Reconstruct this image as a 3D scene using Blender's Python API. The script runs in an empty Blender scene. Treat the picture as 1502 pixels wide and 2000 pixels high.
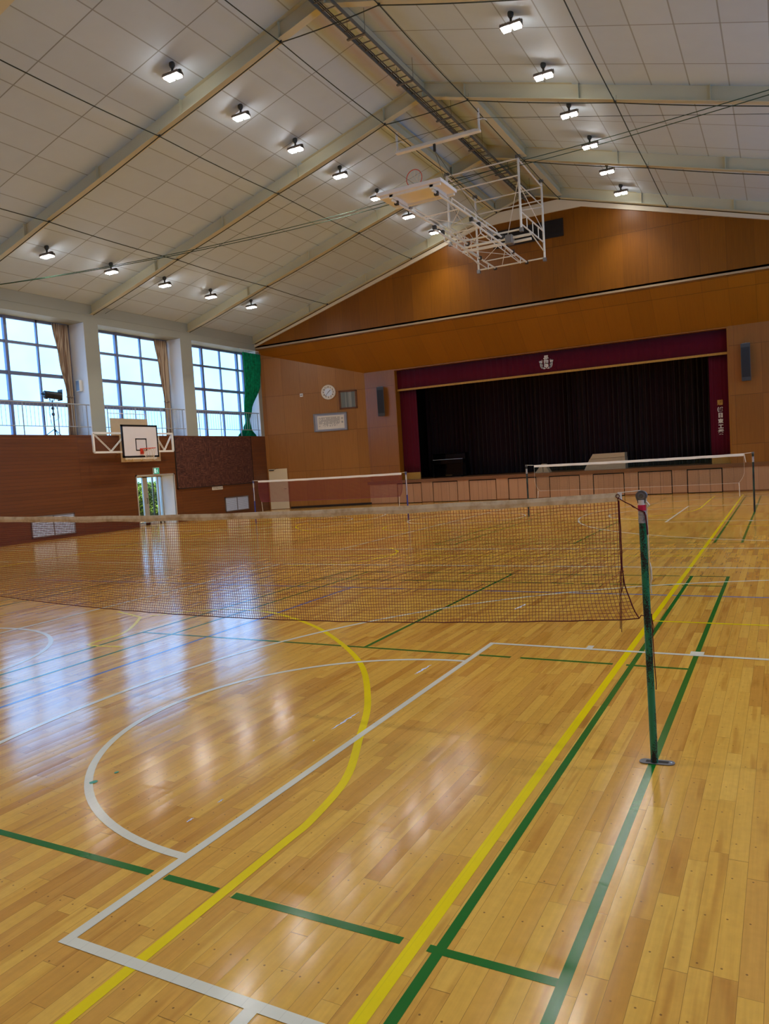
import bpy, math, random
from math import sin, cos, pi, sqrt, hypot
from mathutils import Vector, Matrix, Quaternion

random.seed(7)
SC = bpy.context.scene
COL = SC.collection

# ------------------------------------------------------------------ camera
yaw, pitch, roll = -0.49045, -0.06258, -0.06256
CAM = (0.711, -4.407, 1.802)
cam_data = bpy.data.cameras.new('camera')
cam_data.sensor_fit = 'HORIZONTAL'
cam_data.sensor_width = 36.0
cam_data.lens = 1471.13 * 36.0 / 1502.0
cam_data.clip_end = 300
cam = bpy.data.objects.new('camera', cam_data)
COL.objects.link(cam)
_f = Vector((sin(yaw) * cos(pitch), cos(yaw) * cos(pitch), sin(pitch)))
_r0 = Vector((cos(yaw), -sin(yaw), 0))
_u0 = _r0.cross(_f)
_r = cos(roll) * _r0 + sin(roll) * _u0
_u = -sin(roll) * _r0 + cos(roll) * _u0
M = Matrix((_r, _u, -_f)).transposed().to_4x4()
M.translation = CAM
cam.matrix_world = M
SC.camera = cam

# ------------------------------------------------------------------ light / view
SC.view_settings.view_transform = 'Standard'
SC.view_settings.look = 'None'
SC.view_settings.gamma = 1.0
SC.view_settings.exposure = 0.0
SC.view_settings.use_curve_mapping = False
SKY_COL = (0.92, 2.05, 3.90)
SKY_STRENGTH = 1.0
LAMP_LED = 95.0           # radiance of the LED faces
LAMP_W = 37.0             # beam of each floodlight, watts
LAMP_COL = (1.0, 0.94, 0.88)
try:
    SC.cycles.use_denoising = True
    SC.cycles.max_bounces = 8
    SC.cycles.diffuse_bounces = 5
    SC.cycles.glossy_bounces = 4
    SC.cycles.transparent_max_bounces = 24
    SC.cycles.sample_clamp_indirect = 4.0
    SC.cycles.use_light_tree = True
    SC.cycles.caustics_reflective = False
    SC.cycles.caustics_refractive = False
except Exception:
    pass

sun_data = bpy.data.lights.new('sun', 'SUN')
sun_data.energy = 9.0
sun_data.angle = 0.02
sun_data.color = (1.0, 0.9, 0.72)
sun = bpy.data.objects.new('sun', sun_data)
sun.rotation_euler = Vector((-.14, .62, -.76)).to_track_quat('-Z', 'Y').to_euler()
COL.objects.link(sun)

# room numbers
XW, XE = -20.96, 5.64       # side walls
XR = -7.66                  # ridge
YB, YF = -9.70, 26.15       # back wall, proscenium wall
YG = 24.4                   # gable wall
SL = 0.293
WINX = -21.75               # window plane


def ceil_z(x):
    return 12.02 - SL * abs(x - XR)


def raft_z(x):
    return 11.62 - 0.289 * abs(x - XR)


# ------------------------------------------------------------------ node helpers
class NT:
    def __init__(self, name):
        self.m = bpy.data.materials.new(name)
        self.m.use_nodes = True
        self.t = self.m.node_tree
        self.t.nodes.clear()
        self.out = self.t.nodes.new('ShaderNodeOutputMaterial')

    def n(self, typ, **kw):
        nd = self.t.nodes.new(typ)
        for k, v in kw.items():
            setattr(nd, k, v)
        return nd

    def link(self, a, b):
        self.t.links.new(a, b)

    def setin(self, sock, v):
        if v is None:
            return
        if hasattr(v, 'is_output') or isinstance(v, bpy.types.NodeSocket):
            self.link(v, sock)
        else:
            if isinstance(v, (tuple, list)) and len(v) == 3 and sock.type == 'RGBA':
                v = (*v, 1)
            sock.default_value = v

    def math(self, op, a, b=None, c=None, clamp=False):
        nd = self.n('ShaderNodeMath', operation=op, use_clamp=clamp)
        self.setin(nd.inputs[0], a)
        if b is not None:
            self.setin(nd.inputs[1], b)
        if c is not None:
            self.setin(nd.inputs[2], c)
        return nd.outputs[0]

    def mix(self, fac, a, b):
        nd = self.n('ShaderNodeMix', data_type='RGBA')
        self.setin(nd.inputs['Factor'], fac)
        self.setin([s for s in nd.inputs if s.name == 'A' and s.type == 'RGBA'][0], a)
        self.setin([s for s in nd.inputs if s.name == 'B' and s.type == 'RGBA'][0], b)
        return [s for s in nd.outputs if s.type == 'RGBA'][0]

    def xyz(self):
        g = self.n('ShaderNodeNewGeometry')
        s = self.n('ShaderNodeSeparateXYZ')
        self.link(g.outputs['Position'], s.inputs[0])
        return s.outputs

    def comb(self, x=0.0, y=0.0, z=0.0):
        c = self.n('ShaderNodeCombineXYZ')
        for i, v in enumerate((x, y, z)):
            self.setin(c.inputs[i], v)
        return c.outputs[0]

    def noise(self, vec, scale, detail=3.0, rough=0.5, dims='3D'):
        nd = self.n('ShaderNodeTexNoise', noise_dimensions=dims)
        self.setin(nd.inputs['Vector'], vec)
        nd.inputs['Scale'].default_value = scale
        nd.inputs['Detail'].default_value = detail
        nd.inputs['Roughness'].default_value = rough
        return nd.outputs[0]

    def white(self, vec):
        nd = self.n('ShaderNodeTexWhiteNoise', noise_dimensions='3D')
        self.setin(nd.inputs['Vector'], vec)
        return nd.outputs[0], nd.outputs[1]

    def ramp(self, fac, stops):
        nd = self.n('ShaderNodeValToRGB')
        e = nd.color_ramp.elements
        while len(e) < len(stops):
            e.new(0.5)
        for el, (p, c) in zip(e, stops):
            el.position = p
            el.color = (*c, 1)
        self.setin(nd.inputs[0], fac)
        return nd.outputs[0]

    def bsdf(self, color, rough=0.5, metal=0.0, spec=0.5, normal=None, coat=0.0, **kw):
        p = self.n('ShaderNodeBsdfPrincipled')
        self.setin(p.inputs['Base Color'], color)
        self.setin(p.inputs['Roughness'], rough)
        self.setin(p.inputs['Metallic'], metal)
        self.setin(p.inputs['Specular IOR Level'], spec)
        self.setin(p.inputs['Coat Weight'], coat)
        if normal is not None:
            self.link(normal, p.inputs['Normal'])
        for k, v in kw.items():
            self.setin(p.inputs[k.replace('_', ' ')], v)
        return p.outputs[0]

    def bump(self, height, strength=0.2, dist=0.01):
        b = self.n('ShaderNodeBump')
        b.inputs['Strength'].default_value = strength
        b.inputs['Distance'].default_value = dist
        self.link(height, b.inputs['Height'])
        return b.outputs[0]

    def done(self, shader):
        self.link(shader, self.out.inputs['Surface'])
        return self.m


def lin(r, g, b):
    def f(c):
        c /= 255.0
        return c / 12.92 if c <= 0.04045 else ((c + 0.055) / 1.055) ** 2.4
    return (f(r), f(g), f(b))


def plain(name, col, rough=0.5, metal=0.0, spec=0.5, var=0.06, scale=6.0):
    t = NT(name)
    g = t.n('ShaderNodeNewGeometry')
    nz = t.noise(g.outputs['Position'], scale, 4)
    k = t.math('MULTIPLY_ADD', nz, 2 * var, 1 - var)
    h = t.n('ShaderNodeVectorMath', operation='SCALE')
    h.inputs[0].default_value = col
    t.link(k, h.inputs['Scale'])
    return t.done(t.bsdf(h.outputs[0], rough, metal, spec))


# ------------------------------------------------------------------ materials
MT = {}


def mat_floor():
    t = NT('maple_planks')
    x, y, z = t.xyz()
    W = 0.0787
    xi = t.math('MULTIPLY', t.math('ADD', x, 40.0), 1 / W)
    i = t.math('FLOOR', xi)
    fx = t.math('FRACT', xi)
    off, _ = t.white(t.comb(i, 3.0, 0.0))
    ln, _ = t.white(t.comb(i, 9.0, 1.0))
    L = t.math('MULTIPLY_ADD', ln, 0.35, 0.62)
    yj = t.math('ADD', t.math('DIVIDE', t.math('ADD', y, 40.0), L), t.math('MULTIPLY', off, 13.0))
    # uneven plank lengths inside a row
    yj = t.math('ADD', yj, t.math('MULTIPLY', t.math('SINE', t.math('MULTIPLY_ADD', yj, 1.7, off)), 0.28))
    j = t.math('FLOOR', yj)
    fy = t.math('FRACT', yj)
    r1, rc = t.white(t.comb(i, j, 5.0))
    r2, _ = t.white(t.comb(i, j, 11.0))
    # grain
    gx = t.math('MULTIPLY', x, 60.0)
    gy = t.math('MULTIPLY', y, 2.2)
    gv = t.comb(gx, gy, t.math('MULTIPLY', r1, 50.0))
    grain = t.noise(gv, 1.0, 4, 0.6)
    wv = t.comb(t.math('MULTIPLY', x, 16.0), t.math('MULTIPLY', y, 1.3), t.math('MULTIPLY', r2, 90.0))
    warp = t.noise(wv, 1.0, 2, 0.5)
    fig = t.noise(t.comb(t.math('MULTIPLY', x, 22.0), t.math('MULTIPLY', y, 24.0), t.math('MULTIPLY', r2, 31.0)), 1.0, 3, 0.5)
    base = t.ramp(r1, [(0.0, lin(200, 140, 54)), (0.2, lin(214, 156, 66)), (0.55, lin(223, 167, 66)),
                       (0.85, lin(230, 177, 76)), (1.0, lin(226, 171, 70))])
    dark = t.ramp(warp, [(0.0, (1, 1, 1)), (0.56, (1, 1, 1)), (0.66, (0.70, 0.58, 0.46)), (0.8, (0.50, 0.34, 0.22))])
    mm = t.n('ShaderNodeMix', data_type='RGBA', blend_type='MULTIPLY')
    mm.inputs['Factor'].default_value = 0.55
    t.link(base, [s for s in mm.inputs if s.name == 'A' and s.type == 'RGBA'][0])
    t.link(dark, [s for s in mm.inputs if s.name == 'B' and s.type == 'RGBA'][0])
    col = [s for s in mm.outputs if s.type == 'RGBA'][0]
    gr = t.math('MULTIPLY_ADD', grain, 0.34, 0.83)
    fg = t.math('MULTIPLY_ADD', fig, 0.20, 0.90)
    k = t.math('MULTIPLY', gr, fg)
    vs = t.n('ShaderNodeVectorMath', operation='SCALE')
    t.link(col, vs.inputs[0])
    t.link(k, vs.inputs['Scale'])
    # seams and nail plugs
    sx = t.math('LESS_THAN', t.math('MINIMUM', fx, t.math('SUBTRACT', 1.0, fx)), 0.010)
    sy = t.math('LESS_THAN', t.math('MULTIPLY', t.math('MINIMUM', fy, t.math('SUBTRACT', 1.0, fy)), L), 0.0010)
    seam = t.math('MAXIMUM', sx, sy)
    ny = t.math('MULTIPLY', t.math('SUBTRACT', t.math('FRACT', t.math('DIVIDE', t.math('ADD', y, 40.0 + 1.104 + 0.1515), 0.303)), 0.5), 0.303)
    nx = t.math('MULTIPLY', t.math('SUBTRACT', fx, 0.30), W)
    d = t.math('SQRT', t.math('ADD', t.math('MULTIPLY', nx, nx), t.math('MULTIPLY', ny, ny)))
    nail = t.math('MULTIPLY', t.math('LESS_THAN', d, 0.0042), 0.75)
    c2 = t.mix(t.math('MULTIPLY', seam, 0.62), vs.outputs[0], lin(70, 40, 20))
    c3 = t.mix(nail, c2, lin(104, 68, 36))
    # lacquer: slight cupping of every plank plus fine waves
    r3, _ = t.white(t.comb(i, j, 17.0))
    w1 = t.noise(t.comb(t.math('MULTIPLY', x, 3.0), t.math('MULTIPLY', y, 1.3), 0.0), 1.0, 2)
    w2 = t.noise(t.comb(t.math('MULTIPLY', x, 3.0), t.math('MULTIPLY', y, 1.3), 7.0), 1.0, 2)
    nx_ = t.math('ADD', t.math('MULTIPLY', t.math('SUBTRACT', r2, 0.5), 0.016),
                 t.math('ADD', t.math('MULTIPLY', t.math('SUBTRACT', fx, 0.5), 0.016), t.math('MULTIPLY', t.math('SUBTRACT', w1, 0.5), 0.014)))
    ny_ = t.math('ADD', t.math('MULTIPLY', t.math('SUBTRACT', r3, 0.5), 0.004), t.math('MULTIPLY', t.math('SUBTRACT', w2, 0.5), 0.010))
    vn = t.n('ShaderNodeVectorMath', operation='NORMALIZE')
    t.link(t.comb(nx_, ny_, 1.0), vn.inputs[0])
    nb = vn.outputs[0]
    rough = t.math('MULTIPLY_ADD', t.noise(t.comb(x, y, 3.0), 1.4, 4), 0.09, 0.105)
    return t.done(t.bsdf(c3, rough, 0.0, 0.48, nb, 0.30, **{'Coat_Roughness': rough, 'Coat_Normal': nb}))


def mat_paint(name, col):
    t = NT(name)
    x, y, z = t.xyz()
    nz = t.noise(t.comb(x, y, 0), 26.0, 5, 0.65)
    n2 = t.noise(t.comb(t.math('MULTIPLY', x, 1.0), y, 4), 2.2, 3)
    k = t.math('MULTIPLY_ADD', n2, 0.24, 0.86)
    vs = t.n('ShaderNodeVectorMath', operation='SCALE')
    vs.inputs[0].default_value = col
    t.link(k, vs.inputs['Scale'])
    sx = t.math('LESS_THAN', t.math('FRACT', t.math('MULTIPLY', t.math('ADD', x, 40.0), 1 / 0.0787)), 0.03)
    c = t.mix(t.math('MULTIPLY', sx, 0.16), vs.outputs[0], (0.10, 0.07, 0.04))
    nb = t.bump(nz, 0.12, 0.002)
    return t.done(t.bsdf(c, 0.16, 0, 0.6, nb, 0.1, **{'Coat_Roughness': 0.14}))


def mat_wood(name, c_dark, c_light, along='x', pitch=0.85, off=0.0, hz=(), rough=0.32, hor=False, hp=0.115, spec=0.5):
    """Veneer boards: grain upright (or lying when hor), joints at a pitch, level joints at heights hz."""
    t = NT(name)
    x, y, z = t.xyz()
    a = x if along == 'x' else y
    s = t.math('DIVIDE', t.math('ADD', a, 80.0 - off), pitch)
    i = t.math('FLOOR', s)
    fr = t.math('FRACT', s)
    if hor:
        zz = t.math('DIVIDE', z, hp)
        zi = t.math('FLOOR', zz)
        zf = t.math('FRACT', zz)
        r1, _ = t.white(t.comb(i, zi, 2.0))
        gv = t.comb(t.math('MULTIPLY', a, 1.6), t.math('MULTIPLY', z, 46.0), t.math('MULTIPLY', r1, 40.0))
    else:
        acc = None
        for h in hz:
            st = t.math('GREATER_THAN', z, h)
            acc = st if acc is None else t.math('ADD', acc, st)
        r1, _ = t.white(t.comb(i, acc if acc is not None else 0.0, 2.0))
        gv = t.comb(t.math('MULTIPLY', a, 30.0), t.math('MULTIPLY', z, 1.1), t.math('MULTIPLY', r1, 40.0))
    gn = t.noise(gv, 1.0, 5, 0.6)
    mixv = t.math('ADD', t.math('MULTIPLY', gn, 0.75), t.math('MULTIPLY', r1, 0.32), clamp=True)
    col = t.mix(mixv, c_dark, c_light)
    w = 0.006 / pitch
    seam = t.math('LESS_THAN', fr, w * 1.3)
    if hor:
        seam = t.math('MAXIMUM', seam, t.math('LESS_THAN', zf, 0.075))
    else:
        for h in hz:
            seam = t.math('MAXIMUM', seam, t.math('LESS_THAN', t.math('ABSOLUTE', t.math('SUBTRACT', z, h)), 0.007))
    col = t.mix(t.math('MULTIPLY', seam, 0.62), col, (c_dark[0] * .25, c_dark[1] * .2, c_dark[2] * .2))
    nb = t.bump(t.math('SUBTRACT', 1.0, seam), 0.5, 0.004)
    return t.done(t.bsdf(col, rough, 0, spec, nb))


def mat_ceiling():
    t = NT('ceiling_boards')
    x, y, z = t.xyz()
    dx = t.math('ABSOLUTE', t.math('SUBTRACT', x, XR))
    u = t.math('FRACT', t.math('DIVIDE', t.math('ADD', dx, 0.829 * 4 - 0.04 + 0.014), 0.829))
    v = t.math('FRACT', t.math('DIVIDE', t.math('ADD', y, 1.776 * 20 - 6.74 + 0.014), 1.776))
    lx = t.math('LESS_THAN', u, 0.028 / 0.829)
    ly = t.math('LESS_THAN', v, 0.028 / 1.776)
    line = t.math('MAXIMUM', t.math('MULTIPLY', lx, 0.8), ly)
    i = t.math('FLOOR', t.math('DIVIDE', t.math('ADD', dx, 0.829 * 4 - 0.04), 0.829))
    j = t.math('FLOOR', t.math('DIVIDE', t.math('ADD', y, 1.776 * 20 - 6.74), 1.776))
    r, _ = t.white(t.comb(i, j, t.math('SIGN', t.math('SUBTRACT', x, XR))))
    nz = t.noise(t.comb(x, y, z), 2.5, 4)
    k = t.math('ADD', t.math('MULTIPLY_ADD', r, 0.05, 0.95), t.math('MULTIPLY', t.math('SUBTRACT', nz, 0.5), 0.08))
    vs = t.n('ShaderNodeVectorMath', operation='SCALE')
    vs.inputs[0].default_value = lin(192, 208, 222)
    t.link(k, vs.inputs['Scale'])
    # tan bands either side of the ridge
    st = t.math('SUBTRACT', 1.0, t.math('DIVIDE', t.math('ABSOLUTE', t.math('SUBTRACT', dx, 0.56)), 0.26), clamp=True)
    st = t.math('MULTIPLY', st, t.math('MULTIPLY_ADD', t.noise(t.comb(x, t.math('MULTIPLY', y, 0.35), 0), 2.0, 3), 0.7, 0.3))
    c = t.mix(t.math('MULTIPLY', st, 0.75), vs.outputs[0], lin(176, 138, 92))
    c = t.mix(t.math('MULTIPLY', line, 0.62), c, lin(92, 84, 74))
    return t.done(t.bsdf(c, 0.55, 0, 0.15))


def mat_post(name, paint, rust, speck=0.5):
    t = NT(name)
    g = t.n('ShaderNodeNewGeometry')
    n1 = t.noise(g.outputs['Position'], 170.0, 5, 0.7)
    x, y, z = t.xyz()
    n2 = t.noise(t.comb(t.math('MULTIPLY', x, 16.0), t.math('MULTIPLY', y, 16.0), t.math('MULTIPLY', z, 4.0)), 1.0, 3)
    s = t.math('ADD', n1, t.math('MULTIPLY', t.math('SUBTRACT', n2, 0.5), 1.3))
    f = t.math('GREATER_THAN', s, speck)
    c = t.mix(f, paint, rust)
    return t.done(t.bsdf(c, t.math('MULTIPLY_ADD', f, 0.35, 0.32), 0, 0.5))


def mat_fabric(name, col, rough=0.9, scale=40, spec=0.1, var=0.22):
    t = NT(name)
    g = t.n('ShaderNodeNewGeometry')
    nz = t.noise(g.outputs['Position'], scale, 4)
    n2 = t.noise(g.outputs['Position'], 1.2, 2)
    k = t.math('ADD', t.math('MULTIPLY_ADD', nz, var, 1 - var), t.math('MULTIPLY', t.math('SUBTRACT', n2, .5), .2))
    h = t.n('ShaderNodeVectorMath', operation='SCALE')
    h.inputs[0].default_value = col
    t.link(k, h.inputs['Scale'])
    return t.done(t.bsdf(h.outputs[0], rough, 0, spec, **{'Sheen_Weight': 0.15}))


def mat_emit(name, col, strength):
    t = NT(name)
    e = t.n('ShaderNodeEmission')
    e.inputs[0].default_value = (*col, 1)
    e.inputs[1].default_value = strength
    return t.done(e.outputs[0])


def mat_glass():
    t = NT('window_glass')
    tr = t.n('ShaderNodeBsdfTransparent')
    tr.inputs[0].default_value = (0.96, 0.985, 1.0, 1)
    gl = t.n('ShaderNodeBsdfGlossy')
    gl.inputs['Roughness'].default_value = 0.05
    fr = t.n('ShaderNodeFresnel')
    fr.inputs[0].default_value = 1.35
    mx = t.n('ShaderNodeMixShader')
    gm_ = t.n('ShaderNodeNewGeometry')
    front = t.math('SUBTRACT', 1.0, gm_.outputs['Backfacing'])
    t.link(t.math('MULTIPLY', fr.outputs[0], front), mx.inputs[0])
    t.link(tr.outputs[0], mx.inputs[1])
    t.link(gl.outputs[0], mx.inputs[2])
    return t.done(mx.outputs[0])


def mat_tiles():
    t = NT('brown_tile_board')
    x, y, z = t.xyz()
    i = t.math('FLOOR', t.math('DIVIDE', t.math('ADD', y, 40.0), 0.30))
    k = t.math('FLOOR', t.math('DIVIDE', z, 0.30))
    r, _ = t.white(t.comb(i, k, 1.0))
    fy = t.math('FRACT', t.math('DIVIDE', t.math('ADD', y, 40.0), 0.30))
    fz = t.math('FRACT', t.math('DIVIDE', z, 0.30))
    par = t.math('GREATER_THAN', r, 0.5)
    inv = t.math('SUBTRACT', 1.0, par)
    sy = t.math('MULTIPLY_ADD', par, 26.0, 5.0)
    sz = t.math('MULTIPLY_ADD', inv, 26.0, 5.0)
    n = t.noise(t.comb(t.math('MULTIPLY', y, sy), t.math('MULTIPLY', z, sz), t.math('MULTIPLY', r, 30.0)), 1.0, 4, 0.65)
    c = t.ramp(n, [(0.3, lin(44, 24, 20)), (0.5, lin(80, 46, 36)), (0.72, lin(128, 84, 66))])
    e = t.math('LESS_THAN', t.math('MINIMUM', fy, fz), 0.03)
    c = t.mix(t.math('MULTIPLY', e, 0.4), c, lin(40, 22, 18))
    return t.done(t.bsdf(c, 0.7, 0, 0.3))


def mat_stripes(name, c1, c2):
    t = NT(name)
    x, y, z = t.xyz()
    nz = t.noise(t.comb(t.math('MULTIPLY', y, 26.0), t.math('MULTIPLY', x, 6.0), t.math('MULTIPLY', z, 0.12)), 1.0, 2)
    f = t.ramp(nz, [(0.42, (0, 0, 0)), (0.56, (1, 1, 1))])
    c = t.mix(f, c1, c2)
    return t.done(t.bsdf(c, 0.9, 0, 0.1))


def mat_leaf(name, c1, c2):
    t = NT(name)
    g = t.n('ShaderNodeNewGeometry')
    nz = t.noise(g.outputs['Position'], 30.0, 2)
    c = t.mix(nz, c1, c2)
    return t.done(t.bsdf(c, 0.55, 0, 0.3))


def mat_stain(name, c1, c2, scale=9.0, rough=0.8, lo=.42, hi=.68):
    t = NT(name)
    g = t.n('ShaderNodeNewGeometry')
    nz = t.noise(g.outputs['Position'], scale, 5, 0.6)
    c = t.ramp(nz, [(lo, c1), (hi, c2)])
    return t.done(t.bsdf(c, rough, 0, 0.2))


MT['floor'] = mat_floor()
MT['white_line'] = mat_paint('white_floor_paint', lin(226, 220, 196))
MT['yellow_line'] = mat_paint('yellow_floor_paint', lin(244, 214, 0))
MT['green_line'] = mat_paint('green_floor_paint', lin(14, 108, 34))
MT['blue_line'] = mat_paint('blue_floor_paint', lin(98, 118, 172))
MT['gable'] = mat_wood('gable_veneer', lin(98, 55, 4), lin(142, 86, 10), 'x', 0.85, -20.30, (9.57,), 0.38, spec=0.25)
MT['soffit'] = mat_wood('soffit_veneer', lin(130, 78, 8), lin(162, 100, 14), 'x', 0.85, -20.30, (7.15,), 0.40)
MT['splay'] = mat_wood('splay_veneer', lin(134, 86, 38), lin(174, 118, 58), 'x', 0.82, -20.337, (1.74, 3.53, 5.33, 7.12), 0.30)
MT['front'] = mat_wood('front_veneer', lin(128, 78, 26), lin(164, 104, 42), 'x', 0.90, -15.31, (1.74, 3.53, 5.33), 0.30)
MT['wainscot'] = mat_wood('wainscot_boards', lin(88, 48, 21), lin(120, 70, 33), 'y', 4.93, 10.07, (), 0.42, True, 0.115)
MT['apron'] = mat_wood('apron_boards', lin(172, 124, 84), lin(196, 148, 106), 'x', 0.41, -14.84, (), 0.42)
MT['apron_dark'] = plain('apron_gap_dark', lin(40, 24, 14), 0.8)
MT['stage_wood'] = mat_wood('stage_boards', lin(112, 70, 38), lin(140, 92, 54), 'x', 0.12, 0, (), 0.4)
MT['nosing'] = plain('stage_nosing', lin(128, 82, 46), 0.35, 0, 0.5, 0.12, 3)
MT['ceiling'] = mat_ceiling()
MT['steel'] = plain('pale_green_steel', lin(198, 194, 166), 0.45, 0, 0.4, 0.05, 2)
MT['cream'] = plain('cream_wall_paint', lin(158, 160, 146), 0.6, 0, 0.3, 0.03, 2)
MT['lit_reveal'] = plain('daylit_reveal_paint', lin(232, 234, 232), 0.7, 0, 0.3, 0.03, 2)  # paler than the cream: window light put into the colour
MT['trim_white'] = plain('gable_trim', lin(214, 204, 180), 0.5, 0, 0.3, 0.03, 2)
MT['strip'] = plain('pale_metal_strip', lin(176, 152, 120), 0.35, 0.3, 0.5, 0.05, 2)
MT['alu'] = plain('window_aluminium', lin(128, 136, 160), 0.4, 0.35, 0.5, 0.05, 3)
MT['alu_light'] = plain('door_aluminium', lin(200, 196, 184), 0.4, 0.2, 0.5, 0.05, 3)
MT['glass'] = mat_glass()
MT['burgundy'] = mat_fabric('burgundy_velvet', lin(88, 12, 32), 0.85, 60)
MT['burgundy_dark'] = mat_fabric('dark_wine_velvet', lin(42, 20, 22), 0.92, 60)
MT['gold'] = mat_stain('gold_braid', lin(196, 150, 70), lin(150, 108, 46), 60, 0.45)
MT['black'] = plain('black_paint', lin(20, 20, 22), 0.4)
MT['black_gloss'] = plain('black_lacquer', lin(10, 10, 11), 0.12)
MT['stage_dark'] = plain('stage_interior', lin(24, 20, 20), 0.9)
MT['white_paint'] = plain('white_enamel', lin(232, 230, 220), 0.38, 0, 0.5, 0.04, 8)
MT['white_board'] = plain('white_backboard', lin(226, 222, 220), 0.4, 0, 0.5, 0.03, 4)
MT['rail_paint'] = plain('grey_white_rail', lin(158, 164, 168), 0.4)
MT['orange'] = plain('orange_ring', lin(206, 66, 44), 0.4)
MT['net_white'] = plain('white_cord', lin(226, 220, 204), 0.8)
MT['dark_fit'] = plain('dark_fitting', lin(58, 56, 54), 0.5, 0.4)
MT['grey_metal'] = plain('grey_metal', lin(138, 138, 140), 0.42, 0.6)
MT['grey_cast'] = plain('cast_grey_metal', lin(112, 116, 122), 0.42, 0.5, 0.5, 0.15, 60)
MT['post_green'] = mat_post('scuffed_green_paint', lin(22, 128, 92), lin(34, 24, 20), 0.56)
MT['post_dark'] = mat_post('dark_green_post', lin(38, 66, 56), lin(30, 30, 30), 0.5)
MT['post_blue'] = mat_post('blue_post_paint', lin(46, 58, 138), lin(38, 44, 96), 0.66)
MT['silver_tape'] = mat_stain('worn_silver_tape', lin(178, 178, 182), lin(120, 122, 128), 70, 0.4)
MT['red_tape'] = mat_stain('red_tape', lin(212, 48, 78), lin(180, 50, 78), 80, 0.5)
MT['white_tape'] = plain('white_tape', lin(220, 214, 206), 0.6)
MT['net_red'] = plain('dark_red_netting', lin(126, 48, 50), 0.8)
MT['net_wine'] = plain('wine_netting', lin(124, 44, 62), 0.8)
MT['net_dark'] = plain('dark_green_netting', lin(36, 58, 48), 0.8)
MT['cord_red'] = plain('dark_red_cord', lin(86, 14, 26), 0.8, 0, .3, .2, 90)
MT['tape_dirty'] = mat_stain('dirty_white_net_tape', lin(228, 212, 180), lin(192, 164, 122), 11, 0.85)
MT['tape_white'] = plain('white_net_tape', lin(232, 230, 224), 0.8)
MT['rope_dark'] = plain('dark_green_rope', lin(48, 52, 40), 0.8)
MT['rope_green'] = plain('green_cable', lin(34, 66, 48), 0.7)
MT['lamp_body'] = plain('lamp_housing', lin(120, 108, 100), 0.4, 0.5)
MT['lamp_mount'] = plain('lamp_mount', lin(66, 64, 56), 0.5, 0.4)
MT['led'] = mat_emit('led_face_and_strip', (1.0, 0.97, 0.93), LAMP_LED)
MT['rack'] = plain('galvanised_rack', lin(112, 108, 98), 0.5, 0.3)
MT['tiles'] = mat_tiles()
MT['door_cream'] = plain('cream_door', lin(222, 210, 176), 0.42, 0, 0.5, 0.03, 3)
MT['curtain'] = mat_stripes('beige_curtain', lin(206, 188, 160), lin(134, 108, 88))
MT['green_net'] = mat_stain('green_ball_net', lin(4, 160, 108), lin(0, 92, 64), 7, 0.85, .3, .7)
MT['vent_slat'] = plain('vent_slat', lin(216, 226, 240), 0.35, 0.0)
MT['paper'] = plain('cream_paper', lin(226, 216, 194), 0.7)
MT['mat_grey'] = plain('grey_mat_board', lin(160, 160, 166), 0.7)
MT['ink'] = plain('dark_ink', lin(44, 40, 40), 0.8)
MT['clock_face'] = plain('clock_face', lin(222, 230, 234), 0.4)
MT['exit_green'] = mat_emit('lit_exit_green', lin(30, 150, 110), 0.9)
MT['exit_white'] = mat_emit('lit_exit_white', lin(214, 240, 232), 0.9)
MT['shutter'] = mat_stripes('grey_green_blind', lin(150, 152, 140), lin(116, 122, 116))
MT['beige_ply'] = plain('beige_ply', lin(190, 166, 132), 0.55, 0, .3, .1, 4)
MT['lectern'] = plain('pale_lectern_wood', lin(196, 168, 128), 0.45, 0, .4, .08, 4)
MT['spk_grille'] = plain('speaker_grille', lin(26, 31, 40), 0.55)
MT['spk_body'] = plain('speaker_body', lin(60, 66, 74), 0.5)
MT['soil'] = plain('outdoor_ground', lin(186, 160, 128), 0.9, 0, .1, .2, 3)
MT['leaf'] = mat_leaf('hedge_leaf', lin(96, 150, 40), lin(170, 200, 84))
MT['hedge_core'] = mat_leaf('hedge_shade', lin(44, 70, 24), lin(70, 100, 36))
MT['fence'] = plain('fence_wire', lin(120, 128, 120), 0.5, .4)
MT['worn'] = plain('bare_worn_patch', lin(214, 214, 226), 0.35, 0, .5, .1, 40)
MT['green_blot'] = plain('green_paint_blot', lin(60, 150, 104), 0.3)

# ------------------------------------------------------------------ sky
w = bpy.data.worlds.new('sky')
SC.world = w
w.use_nodes = True
wt = w.node_tree
wt.nodes.clear()
wo = wt.nodes.new('ShaderNodeOutputWorld')
wb = wt.nodes.new('ShaderNodeBackground')
tc = wt.nodes.new('ShaderNodeTexCoord')
wn = wt.nodes.new('ShaderNodeTexNoise')
wn.inputs['Scale'].default_value = 7.0
wn.inputs['Detail'].default_value = 4.0
wr = wt.nodes.new('ShaderNodeValToRGB')
wr.color_ramp.elements[0].position = 0.36
wr.color_ramp.elements[0].color = (SKY_COL[0] * 0.80, SKY_COL[1] * 0.90, SKY_COL[2] * 0.96, 1)
wr.color_ramp.elements[1].position = 0.62
wr.color_ramp.elements[1].color = (SKY_COL[0] * 1.12, SKY_COL[1] * 1.06, SKY_COL[2] * 1.02, 1)
wt.links.new(tc.outputs['Generated'], wn.inputs['Vector'])
wt.links.new(wn.outputs[0], wr.inputs[0])
wt.links.new(wr.outputs[0], wb.inputs[0])
wb.inputs[1].default_value = SKY_STRENGTH
wt.links.new(wb.outputs[0], wo.inputs[0])


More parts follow.
